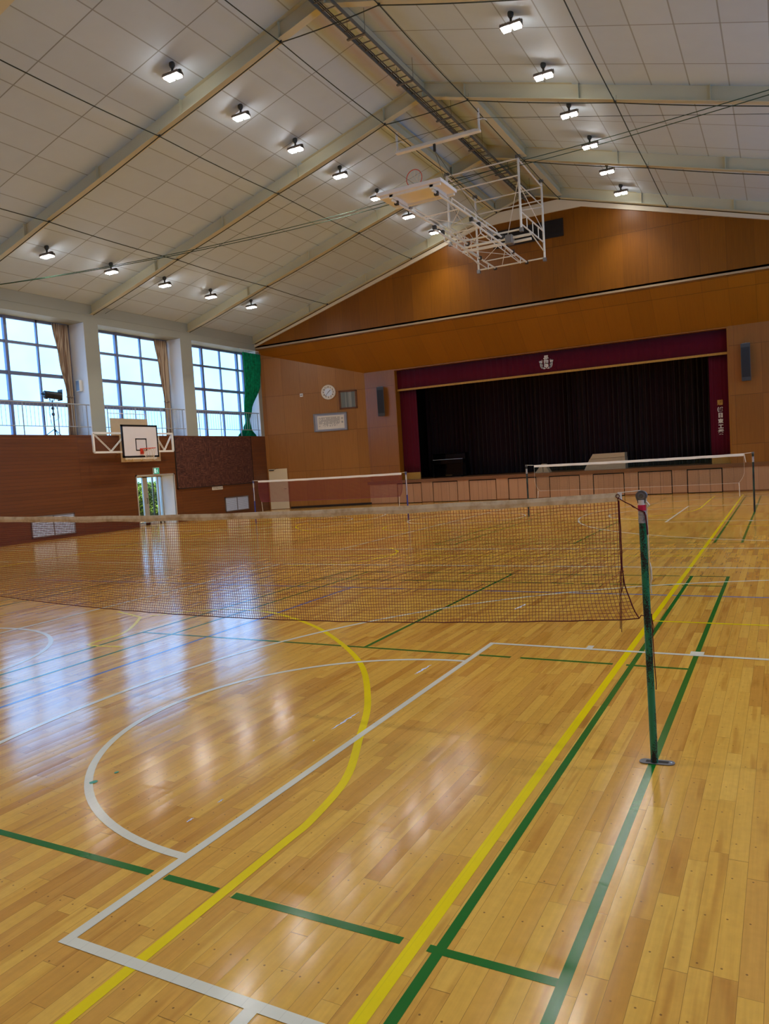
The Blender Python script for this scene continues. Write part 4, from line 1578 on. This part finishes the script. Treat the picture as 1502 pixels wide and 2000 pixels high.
# ================================================================== roof things
# floodlights
def floodlight(x, y, label, group):
    zf = ceil_z(x) - .30
    r = thing('floodlight', (x, y, zf), label, 'lamp', group)
    tl = 0.0
    ayv = Vector((0, cos(tl), sin(tl)))      # along the face, away from the viewer, tipped up
    azv = Vector((0, -sin(tl), cos(tl)))     # face normal, upwards
    c0 = Vector((x, y, zf))
    m = MB()
    m.lathe(c0 + Vector((0, 0, .29)), (0, 0, -1), [(-.03, .05), (0, .065), (.05, .065), (.10, .04)], 14)
    m.tube([c0 + Vector((0, 0, .20)), c0 + Vector((0, 0, .09))], .026, 8)
    m.build('ceiling_mount', 'lamp_mount', r, True)
    m = MB()
    m.obox(c0 + azv * .095, (.215, 0, 0), ayv * .028, azv * .010)
    for s in (-1, 1):
        m.obox(c0 + Vector((s * .235, 0, 0)) + azv * .05, (.005, 0, 0), ayv * .028, azv * .05)
    m.build('yoke_frame', 'lamp_mount', r)
    for s in (-1, 1):
        cc = c0 + Vector((s * .112, 0, 0))
        m = MB()
        m.obox(cc + azv * .026 - ayv * .006, (.108, 0, 0), ayv * .105, azv * .024)
        for q in range(7):
            m.obox(cc + azv * .064 + Vector(((q - 3) * .031, 0, 0)), (.0035, 0, 0), ayv * .10, azv * .016)
        h = m.build('lamp_housing', 'lamp_body', r)
        m = MB()
        P = [cc + Vector((sx * .080, 0, 0)) + ayv * (sy * .097) - azv * .026 for sx, sy in ((-1, -1), (-1, 1), (1, 1), (1, -1))]
        m.add(P, [(0, 1, 2, 3)])
        # added glowing strip on the stage side, lights the ceiling beyond the lamp
        m.add([P[1], P[2], P[2] + Vector((0, 0, .024)) - ayv * .012, P[1] + Vector((0, 0, .024)) - ayv * .012], [(3, 2, 1, 0)])
        m.build('led_face_and_strip', 'led', h)
    ld = bpy.data.lights.new('floodlight_beam', 'AREA')
    ld.shape = 'SQUARE'
    ld.size = .15
    ld.energy = LAMP_W / 2
    ld.color = LAMP_COL
    ld.spread = math.radians(96)
    for s in (-1, 1):
        lo = bpy.data.objects.new('floodlight_beam', ld)
        lo.location = (s * .112, 0, -.034)
        COL.objects.link(lo)
        lo.parent = r
    return r


LX = [(-11.10, [9.0, 11.40, 13.80, 16.20, 18.60, 21.0, 23.35], 'upper row, gallery-side roof slope'),
      (-18.40, [11.22, 13.64, 16.04, 18.46, 20.94], 'low row above gallery windows'),
      (-4.05, [11.40, 13.80, 16.20, 18.60, 21.0, 23.35], 'row past the roof ridge')]
first = {}
for x, ys, txt in LX:
    grp = 'floodlights in the ' + txt
    for k, y in enumerate(reversed(ys)):
        lab = 'twin LED floodlight, %s from the stage, %s' % (ORD[k], txt)
        if x not in first:
            first[x] = floodlight(x, y, lab, grp)
        else:
            c = copy_tree(first[x])
            c.location = (x, y, first[x].location.z)
            c['label'] = lab
# further floodlights of the same rows, over the half of the hall behind the camera
for x, ys in ((-11.10, [1.8, -3.0, -7.4]), (-18.40, [6.4, 1.8, -3.0]), (-4.05, [9.0, 4.2, -.6, -5.4]), (3.08, [20.94, 16.04, 11.22, 6.4, 1.8, -3.0])):
    for y in ys:
        c = copy_tree(first.get(x) or first[-18.40])
        c.location = (x, y, ceil_z(x) - .30)
        c['label'] = 'twin LED ceiling floodlight over the unseen half of the hall'
        c['group'] = 'floodlights over the unseen half of the hall'

# cable rack under the ridge
cr = thing('cable_rack', (-7.46, 8.0, 11.45), 'long ladder-like cable rack hanging under the roof ridge', 'rack')
cz_ = 11.40
m = MB()
for x in (-7.64, -7.28):
    m.box(x - .008, x + .008, YB + .1, 24.1, cz_ - .045, cz_ + .045)
each(m, 'side_rail', 'rack', cr)
m, m2 = MB(), MB()
y = YB + .3
while y < 24.0:
    (m if y > 7 else m2).box(-7.64, -7.28, y - .010, y + .010, cz_ - .02, cz_ + .0)
    y += .31
each(m, 'rung', 'rack', cr)
m2.build('rung', 'rack', cr)['kind'] = 'stuff'
m = MB()
y = YB + 1
while y < 24.0:
    m.box(-7.70, -7.22, y - .03, y + .03, cz_ - .075, cz_ - .045)
    for x in (-7.68, -7.24):
        m.tube([(x, y, cz_ - .07), (x, y, ceil_z(x) + .01)], .006, 5)
    y += 2.46
each(m, 'hanger_rod', 'rack', cr)
m = MB()
for k in range(2):
    x = -7.60 + k * .05
    m.tube([(x + .012 * sin(q * 1.3 + k), YB + .2 + q * 1.23, cz_ + .03) for q in range(28)], .014, 5)
each(m, 'cable', 'dark_fit', cr)

# safety ropes under the rafters
def sag(a, b, d, n=12):
    a, b = Vector(a), Vector(b)
    return [a + (b - a) * (k / n) - Vector((0, 0, d * 4 * (k / n) * (1 - k / n))) for k in range(n + 1)]


RX = [(-16.78, 'dark rope running lengthwise under the rafters above the low lamp row'),
      (-12.60, 'dark rope running lengthwise under the rafters between the two window-side lamp rows'),
      (-8.87, 'dark rope running lengthwise beside the ridge on the backboard side'),
      (-6.40, 'dark rope running lengthwise just past the ridge cable rack'),
      (-2.66, 'dark rope running lengthwise beyond the far lamp row'),
      (1.46, 'dark rope running lengthwise low on the far roof slope')]
for x, lab in RX:
    z = raft_z(x) - .03
    m = MB()
    for y0, y1 in zip(RAFT[:-1], RAFT[1:]):
        m.tube(sag((x, y0, z), (x, y1, z), .035, 6), .013, 5)
    rp = tag(m.build('safety_rope', 'rope_dark', None, True, base=(x, 10, z)), lab, 'rope', 'lengthwise safety ropes')
    m = MB()
    for y in RAFT:
        m.obox((x, y, z + .03), (.02, 0, 0), (0, .02, 0), (0, 0, .05))
        m.tube([(x - .03, y, z + .02), (x - .03, y, z + .13)], .008, 5).tube([(x + .03, y, z + .02), (x + .03, y, z + .16)], .008, 5)
    m.build('rope_clamp', 'dark_fit', rp)
for y, lab in ((10.05, 'dark rope following the rafter highest in view'), (14.98, 'dark rope following the middle rafter over the lifting bar'), (19.91, 'dark rope following the rafter at the hoop frame')):
    P = [XW + .1, -16.78, -12.60, -8.87, -6.40, -2.66, 1.46, XE - .1]
    m = MB()
    for a, b in zip(P[:-1], P[1:]):
        m.tube(sag((a, y - .02, raft_z(a) - .05), (b, y - .02, raft_z(b) - .05), .03, 5), .013, 5)
    tag(m.build('safety_rope', 'rope_dark', None, True, base=(XR, y, 11)), lab, 'rope', 'crosswise safety ropes')

# long curtain cables and the thin pull wire
for k, (dz, lab) in enumerate(((0, 'upper of two green cables strung across the hall to the hoop frame'), (-.14, 'lower of two green cables strung across the hall to the hoop frame'))):
    m = MB()
    m.tube(sag((XW, 10.05, 7.80), (-6.50, 19.75, 11.20 + dz), .42, 24), .011, 5)
    m.tube(sag((-6.50, 19.75, 11.20 + dz), (XE, 10.05, 7.9 + dz * .5), .12, 24), .011, 5)
    tag(m.build('green_cable', 'rope_green', None, True, base=(-6.5, 19.75, 11.2)), lab, 'cable', 'green hall cables')
tag(MB().tube(sag((XW + .05, 15.55, 10.0 - 2.1), (-9.0, 15.55, 10.95), 0.0, 8) + sag((-6.3, 15.55, 10.95), (XE, 15.55, 10.95 - 3.0), 0.0, 8), .006, 5).build('pull_wire', 'rope_dark', None, True, base=(XR, 15.55, 10.9)), 'thin dark wire crossing the hall by the lifting bar', 'wire')

# lifting bar hung from the ridge beams
lb = thing('lifting_bar', (-7.66, 15.78, 10.74), 'white horizontal lifting bar hung on two posts under the ridge', 'bar')
m = MB()
m.box(-8.95, -6.38, 15.70, 15.86, 10.70, 10.76)
m.box(-8.80, -6.50, 15.74, 15.80, 10.76, 10.80)
m.build('cross_bar', 'white_paint', lb)
for x in (-8.91, -6.41):
    MB().tube([(x, 15.78, 10.76), (x, 15.78, raft_z(XR + 1.28) + .07)], .035, 8).build('hanging_post', 'white_paint', lb, True)
    MB().tube([(x, 15.78, 11.0), (x + .10, 15.85, 11.06), (x + .16, 15.98, 11.04)], .016, 6).build('hook', 'white_paint', lb, True)
m = MB()
m.obox((-7.75, 15.78, 10.60), (.03, 0, 0), (0, .03, 0), (0, 0, .10))
m.build('pulley', 'dark_fit', lb)
m = MB()
m.tube([(-7.75, 15.78, 10.52), (-7.72, 17.2, 9.0)], .006, 5).tube([(-7.74, 15.78, 10.52), (-7.70, 20.4, 9.15)], .006, 5)
each(m, 'winch_wire', 'dark_fit', lb)

# ---- folding ceiling hoop
ch = thing('ceiling_hoop', (-7.7, 18.5, 8.6), 'white folding basketball hoop frame hanging from the roof with raised backboard', 'hoop')
XL_, XR_ = -8.95, -6.50
YA, YC = 19.55, 22.15
zt1 = raft_z(XR + 1.28) + .06


def posts():
    for x, y, zb2, nm in ((XR_, YA, 9.02, 'front_post'), (XL_, YA, 9.02, 'front_post'), (XR_, YC, 8.62, 'rear_post'), (XL_, YC, 8.62, 'rear_post')):
        MB().tube([(x, y, zt1), (x, y, zb2)], .038, 10).build(nm, 'white_paint', ch, True)
        m = MB()
        m.obox((x, y, zb2 - .02), (.055, 0, 0), (0, .055, 0), (0, 0, .06))
        m.obox((x, y, zt1 - .04), (.07, 0, 0), (0, .07, 0), (0, 0, .05))
        each(m, 'joint_fitting', 'grey_metal', ch)


posts()
m = MB()
for z in (11.22, 10.70):
    m.tube([(XL_, YA, z), (XR_, YA, z)], .024, 8)
for z in (11.08, 10.64):
    m.tube([(XL_, YC, z), (XR_, YC, z)], .024, 8)
m.tube([(XL_, YC, 8.66), (XR_, YC, 8.66)], .026, 8)
for x in (XL_, XR_):
    m.tube([(x, YA, 11.20), (x, YC, 11.10)], .026, 8)
each(m, 'frame_rail', 'white_paint', ch, True)
m = MB()
for x in (XL_, XR_):
    m.tube([(x, YA, 10.44), (x, YC, 10.44)], .020, 8) if False else None
    m.tube([(x, YA, 10.42), (x, YC, 10.42)], .018, 6)
    m.tube([(x, YA, 10.40), (x, YC, 9.56)], .012, 6)
    m.tube([(x, YA, 9.60), (x, YC, 10.40)], .012, 6)
m.tube([(XR_, YA, 10.66), (XL_ + .9, YC, 8.7)], .010, 6)
m.tube([(XL_, YA, 10.66), (XR_ - .9, YC, 8.7)], .010, 6)
each(m, 'tie_rod', 'white_paint', ch, True)
# side ladders
for x in (XL_, XR_):
    m = MB()
    m.tube([(x, YA, 9.57), (x, YC, 9.57)], .024, 8).tube([(x, YA, 9.18), (x, YC, 9.18)], .024, 8)
    for q in (.25, .5, .75):
        m.tube([(x, YA + (YC - YA) * q, 9.18), (x, YA + (YC - YA) * q, 9.57)], .018, 6)
    m.tube([(x, YA + .9, 9.16), (x, YC, 8.86)], .020, 6)
    m.build('side_ladder', 'white_paint', ch, True)
# shafts between the ladders
m = MB()
for y, z in ((20.55, 9.10), (20.62, 8.97)):
    m.tube([(XL_, y, z), (XR_, y, z)], .045, 10)
m.tube([(XL_, YA, 9.02), (XR_, YA, 9.02)], .03, 8)
each(m, 'drive_shaft', 'white_paint', ch, True)
m = MB()
m.bevbox(-7.35, -7.10, 20.42, 20.72, 8.90, 9.20, .02)
m.bevbox(-7.62, -7.45, 19.45, 19.7, 8.95, 9.2, .02)
each(m, 'gear_box', 'grey_metal', ch)
# two long arms, each of two tubes with a guard rail
for x in (-7.15, -8.32):
    m = MB()
    m.tube([(x, 14.05, 8.80), (x, 19.50, 8.88)], .032, 8)
    m.tube([(x, 16.80, 8.70), (x, 22.2, 8.62)], .032, 8)
    each(m, 'arm', 'white_paint', ch, True)
    m = MB()
    m.tube([(x, 15.35, 8.82), (x, 15.37, 8.96), (x, 18.9, 9.0), (x, 19.05, 8.96), (x, 19.12, 8.88)], .018, 6)
    for y in (16.3, 17.2, 18.1):
        m.tube([(x, y, 8.83), (x, y, 8.98)], .014, 6)
    m.tube([(x, 17.5, 8.68), (x, 17.52, 8.54), (x, 21.4, 8.44), (x, 21.42, 8.62)], .018, 6)
    for y in (18.5, 19.4, 20.4):
        m.tube([(x, y, 8.66), (x, y, 8.51)], .014, 6)
    m.build('guard_rail', 'white_paint', ch, True)
    m = MB()
    for y, z in ((14.3, 8.80), (16.8, 8.76), (17.4, 8.76), (19.5, 8.88), (20.6, 8.66), (22.15, 8.62)):
        m.obox((x, y, z), (.05, 0, 0), (0, .05, 0), (0, 0, .055))
    each(m, 'joint_fitting', 'dark_fit', ch)
m = MB()
for y, z in ((15.9, 8.82), (17.8, 8.80), (19.3, 8.63), (20.9, 8.60), (21.9, 8.6)):
    m.tube([(-7.15, y, z), (-8.32, y, z)], .018, 6)
for (ya, za), (yb, zb3) in zip(((15.9, 8.82), (17.8, 8.70), (19.3, 8.63)), ((17.8, 8.80), (19.3, 8.65), (20.9, 8.60))):
    m.tube([(-7.15, ya, za), (-8.32, yb, zb3)], .009, 5).tube([(-8.32, ya, za), (-7.15, yb, zb3)], .009, 5)
each(m, 'arm_brace', 'white_paint', ch, True)
# raised backboard lying face-up, with its ring standing on it
MB().bevbox(-8.72, -6.84, 13.90, 14.98, 8.93, 9.03, .01).build('backboard', 'white_board', ch)
m = MB()
m.box(-8.66, -6.90, 14.9, 14.97, 8.87, 8.93).box(-8.66, -6.90, 13.98, 14.05, 8.87, 8.93)
for x in (-8.32, -7.15):
    m.box(x - .05, x + .05, 13.98, 14.97, 8.84, 8.93)
each(m, 'board_stiffener', 'white_paint', ch)
r0 = Vector((-7.76, 14.30, 9.32))
rg = MB().tube([r0 + Vector((.225 * cos(a), 0, .225 * sin(a))) for a in [k * pi / 16 for k in range(32)]], .011, 8, closed=True)
rg.box(r0.x - .09, r0.x + .09, 14.25, 14.36, 9.03, 9.10)
rg.tube([(r0.x - .07, 14.30, 9.08), (r0.x - .07, 14.30, 9.12)], .012, 6)
rg.tube([(r0.x + .07, 14.30, 9.08), (r0.x + .17, 14.30, 9.18)], .012, 6)
ro = rg.build('ring', 'orange', ch, True)
m = MB()
rnd = random.Random(2)
for k in range(9):
    a = 2 * pi * k / 9
    e = r0 + Vector((.05 * rnd.uniform(-1, 1), .18 + .1 * rnd.random(), -.05 + .1 * rnd.uniform(-1, 1)))
    m.tube([r0 + Vector((.22 * cos(a), 0, .22 * sin(a))), r0 + Vector((.12 * cos(a + .4), .08, .12 * sin(a + .4) - .02)), e], .005, 4)
m.build('net', 'net_white', ro)

# ================================================================== badminton nets and posts
def post(x, y, mat, label, near=False, lean=0.0):
    p = thing('badminton_post', (x, y, 0), label, 'post', 'badminton posts')
    r = .0205
    if near:
        MB().tube([(x, y, -.02), (x - .012, y, 1.41)], r, 20).build('pole', mat, p, True)
        MB().tube([(x - .012, y, 1.385), (x - .0125, y, 1.455)], r + .0012, 20).build('tape_wrap', 'silver_tape', p, True)
        MB().tube([(x - .0125, y, 1.455), (x - .0127, y, 1.487)], r + .0016, 20).build('red_band', 'red_tape', p, True)
        MB().tube([(x - .0127, y, 1.487), (x - .013, y, 1.515)], r + .0008, 20).build('white_band', 'white_tape', p, True)
        m = MB()
        c = Vector((x - .012, y, 1.537))
        # pulley head: rounded cheek plates over a tongue
        prof = [(-.021, 1.497), (.021, 1.497), (.024, 1.52)] + [(.031 * cos(a), 1.537 + .031 * sin(a)) for a in [math.radians(d) for d in range(-10, 195, 12)]] + [(-.026, 1.52)]
        m.prism([(c.x + u, y - .014, z) for u, z in prof], (0, .028, 0))
        m.build('pulley_head', 'grey_cast', p, True)
        m = MB().lathe((c.x, y - .014, c.z), (0, -1, 0), [(0, .020), (.004, .020), (.005, .012), (.001, .010)], 24)
        m.lathe((c.x, y - .015, c.z), (0, -1, 0), [(0, .006), (.004, .005)], 12)
        m.build('pulley_wheel', 'grey_metal', p, True)
    else:
        MB().tube([(x, y, -.02), (x, y, 1.50)], .024, 12).build('pole', mat, p, True)
        MB().tube([(x, y, 1.28), (x, y, 1.42)], .0255, 12).build('tape_wrap', 'silver_tape', p, True)
        MB().obox((x, y, 1.51), (.03, 0, 0), (0, .016, 0), (0, 0, .03)).build('pulley_head', 'grey_cast', p)
    return p


post(0.010, 0.0, 'post_green', 'scuffed green badminton post with a red band standing in a floor plate', True)
post(-6.07, 0.0, 'post_green', 'scuffed green badminton post holding the other end of the dark red net', True)
post(0.0, 17.2, 'post_dark', 'dark badminton post on the green sideline before the stage carts')
post(-6.0, 17.2, 'post_dark', 'dark badminton post at the middle of the hall before the stage')
post(-9.97, 17.2, 'post_blue', 'blue badminton post standing before the stage edge')
post(-16.06, 17.2, 'post_blue', 'blue badminton post standing near the side wall vent')

fp = thing('floor_plate', (0.02, 0.015, 0), 'oval grey metal floor socket plate at the foot of the green post', 'plate')
prof = [(.062 + .034 * cos(a), .034 * sin(a)) for a in [math.radians(d) for d in range(-90, 91, 15)]] + [(-.062 + .034 * cos(a), .034 * sin(a)) for a in [math.radians(d) for d in range(90, 271, 15)]]
MB().prism([(0.022 + u, .010 + v + .10 * u, .0022) for u, v in prof], (0, 0, .004)).build('plate_rim', 'grey_metal', fp)
MB().add([(0.022 + u, .010 + v + .10 * u, .0066) for u, v in ((-.06, -.017), (.062, -.017), (.062, .017), (-.06, .017))], [(0, 1, 2, 3)]).build('socket_slot', 'black', fp)
MB().lathe((.098, .018, .0062), (0, 0, 1), [(0, .006), (.002, .005)], 10).build('plate_screw', 'vent_slat', fp)


def make_net(name, label, xa, xb, y, topf, botf, cell, r, mat_thread, mat_tape, tape_h, flare, bow, wob, cordmat):
    """xa = end at larger x. topf(s), botf(s): heights along s in [0,1] from xa to xb."""
    root = thing(name, ((xa + xb) / 2, y, 0), label, 'net', 'badminton nets')
    nx = int(abs(xa - xb) / cell)
    nz = 36
    rnd = random.Random(4)
    ph = [rnd.random() * 6 for _ in range(6)]

    def P(i, j):
        s = i / nx
        t = j / nz
        z1, z0 = topf(s) - tape_h, botf(s)
        x = xa + (xb - xa) * s
        f = max(0.0, (t - .55) / .45) ** 2 * flare
        x += f * max(0, 1 - s * 14) - f * max(0, 1 - (1 - s) * 14)
        yy = y + bow * sin(pi * t) * sin(s * 7 + ph[0]) + wob * (sin(s * 90 + t * 5 + ph[1]) + sin(t * 23 + s * 13 + ph[2])) * .3
        x += wob * sin(t * 31 + s * 57 + ph[3]) * .35 * t
        return Vector((x, yy, z1 + (z0 - z1) * t + wob * .25 * sin(s * 140 + t * 9)))
    G = [[P(i, j) for i in range(nx + 1)] for j in range(nz + 1)]
    m = MB()
    tri = [Vector((cos(a), sin(a), 0)) for a in (0.5, 0.5 + 2 * pi / 3, 0.5 + 4 * pi / 3)]
    for i in range(nx + 1):
        m.loft([[G[j][i] + r * q for q in tri] for j in range(0, nz + 1, 2)], cap=False)
    tri2 = [Vector((0, q.x, q.y)) for q in tri]
    for j in range(1, nz + 1):
        m.loft([[G[j][i] + r * q for q in tri2] for i in range(0, nx + 1, 2)], cap=False)
    m.build('net_mesh', mat_thread, root)
    m = MB()
    N = 60
    rings = []
    for k in range(N + 1):
        s = k / N
        x = xa + (xb - xa) * s
        zt2 = topf(s) + .0015 * sin(s * 47)
        z1 = zt2 - tape_h - .0025 * (1 + sin(s * 61))
        yy = y + .002 * sin(s * 80)
        rings.append([(x, yy - .004, z1), (x, yy + .004, z1), (x, yy + .006, (zt2 + z1) / 2), (x, yy + .003, zt2), (x, yy - .003, zt2), (x, yy - .006, (zt2 + z1) / 2)])
    m.loft(rings)
    m.build('top_tape', mat_tape, root)
    m = MB()
    for e in (0, nx):
        m.tube([G[j][e] for j in range(0, nz + 1, 2)], r * 2.4, 5)
    m.tube([G[nz][i] for i in range(0, nx + 1, 4)] + [G[nz][nx]], r * 2.2, 5)
    m.build('edge_cord', cordmat, root)
    return root, G


tn = lambda s: 1.560 - .046 * sin(pi * s) ** .8
bn = lambda s: .838 - .115 * sin(pi * s) ** .75
root, G = make_net('badminton_net', 'dark red badminton net with dirty white tape tied to the scuffed green post', -.128, -5.93, 0.0, tn, bn, .0200, .0016, 'net_red', 'tape_dirty', .046, .085, .02, .006, 'cord_red')
MB().box(-.131, -.111, -.0075, .0075, 1.518, 1.562).build('tape_end', 'tape_white', root)
m = MB().tube([(-.112, 0, 1.5605), (-.03, -.0, 1.5655), (-.012, 0, 1.568), (.010, 0, 1.560), (.0215, 0, 1.537), (.023, 0, 1.50), (.024, 0, 1.40), (.026, -.004, 1.2), (.029, -.004, 1.02), (.033, -.004, .985)], .0026, 6)
m.tube([(.023, -.01, 1.505), (.032, -.012, 1.497), (.040, -.012, 1.485), (.033, -.012, 1.478), (.025, -.012, 1.49)], .005, 6)
m.tube([(.028, -.004, 1.16), (.034, -.006, 1.13), (.036, -.006, 1.07), (.030, -.004, 1.05)], .0045, 6)
m.tube([(.026, -.004, 1.03), (.030, -.004, .985)], .0022, 5)
m.build('white_rope', 'net_white', root, True)
m = MB().tube([(-.131 + .010 * cos(a), -.008, 1.541 + .010 * sin(a)) for a in [k * pi / 8 for k in range(16)]], .0022, 6, closed=True)
m.tube([(-.131, -.008, 1.531), (-.09, -.010, 1.505), (-.055, -.014, 1.487), (-.030, -.022, 1.470), (-.008, -.026, 1.457), (.012, -.020, 1.449)], .0032, 6)
m.tube([(.012, -.020, 1.449), (.018, -.022, 1.43), (.024, -.022, 1.36), (.025, -.020, 1.32)], .0045, 6)
m.tube([(-.058, -.014, 1.490), (-.048, -.016, 1.478), (-.035, -.02, 1.474)], .004, 6)
m.tube([(-.130, -.006, 1.53), (-.131, -.004, 1.25), (-.129, -.004, 1.15)], .0030, 6)
for dx, z1 in ((-.004, .775), (.003, .757)):
    m.tube([(-.128, -.006, 1.15), (-.132 + dx, -.010, 1.06), (-.138 + dx, -.010, .98), (-.140 + dx, -.010, .90), (-.143 + dx, -.010, z1)], .0022, 5)
m.tube([(-.128, -.006, 1.15), (-.120, -.008, 1.10), (-.121, -.008, 1.03), (-.134, -.010, .985)], .0024, 5)
m.tube([G[36][0], (-.03, -.004, .858), (-.012, -.020, .859)], .0028, 5)
m.tube([(.026, -.015, .872), (.030, -.016, .84), (.036, -.016, .80), (.040, -.016, .772), (.034, -.016, .765), (.030, -.016, .80), (.028, -.015, .86)], .0022, 5)
m.tube([(.028, -.015, .87), (.030, -.012, .70), (.034, -.010, .55), (.037, -.008, .47), (.035, -.008, .435)], .0028, 5)
m.build('tie_cord', 'cord_red', root, True)

t2 = lambda s: 1.515 - .012 * sin(pi * s)
b2_ = lambda s: .755 - .012 * sin(pi * s)
root, G = make_net('badminton_net', 'thin dark badminton net with white tape strung before the lectern', -.21, -5.77, 17.2, t2, b2_, .0235, .0012, 'net_dark', 'tape_white', .065, -.14, .01, .004, 'net_white')
m = MB().tube([(-.21, 17.2, 1.51), (0.0, 17.2, 1.525)], .006, 5).tube([(-5.77, 17.2, 1.51), (-5.98, 17.2, 1.525)], .006, 5)
m.tube([(-.345, 17.2, .76), (-.335, 17.19, .41)], .009, 5).tube([(-.20, 17.19, 1.50), (-.17, 17.19, 1.28)], .008, 5)
m.tube([(-5.68, 17.2, .76), (-5.70, 17.19, .55)], .008, 5)
m.build('white_rope', 'net_white', root, True)
root, G = make_net('badminton_net', 'wine red badminton net with white tape between the two blue posts', -10.13, -15.84, 17.2, t2, b2_, .0200, .0031, 'net_wine', 'tape_white', .065, -.10, .01, .004, 'net_wine')
m = MB().tube([(-10.13, 17.2, 1.51), (-9.97, 17.2, 1.525)], .006, 5).tube([(-15.84, 17.2, 1.51), (-16.06, 17.2, 1.525)], .006, 5)
m.tube([(-10.25, 17.2, .76), (-10.27, 17.19, .40)], .007, 5).tube([(-15.75, 17.2, .76), (-15.70, 17.19, .22)], .007, 5)
m.tube([(-9.955, 17.17, 1.45), (-9.95, 17.17, 1.0), (-9.96, 17.17, .8)], .010, 5).tube([(-16.04, 17.17, 1.45), (-16.03, 17.17, 1.0), (-16.04, 17.17, .8)], .010, 5)
m.build('white_rope', 'net_white', root, True)
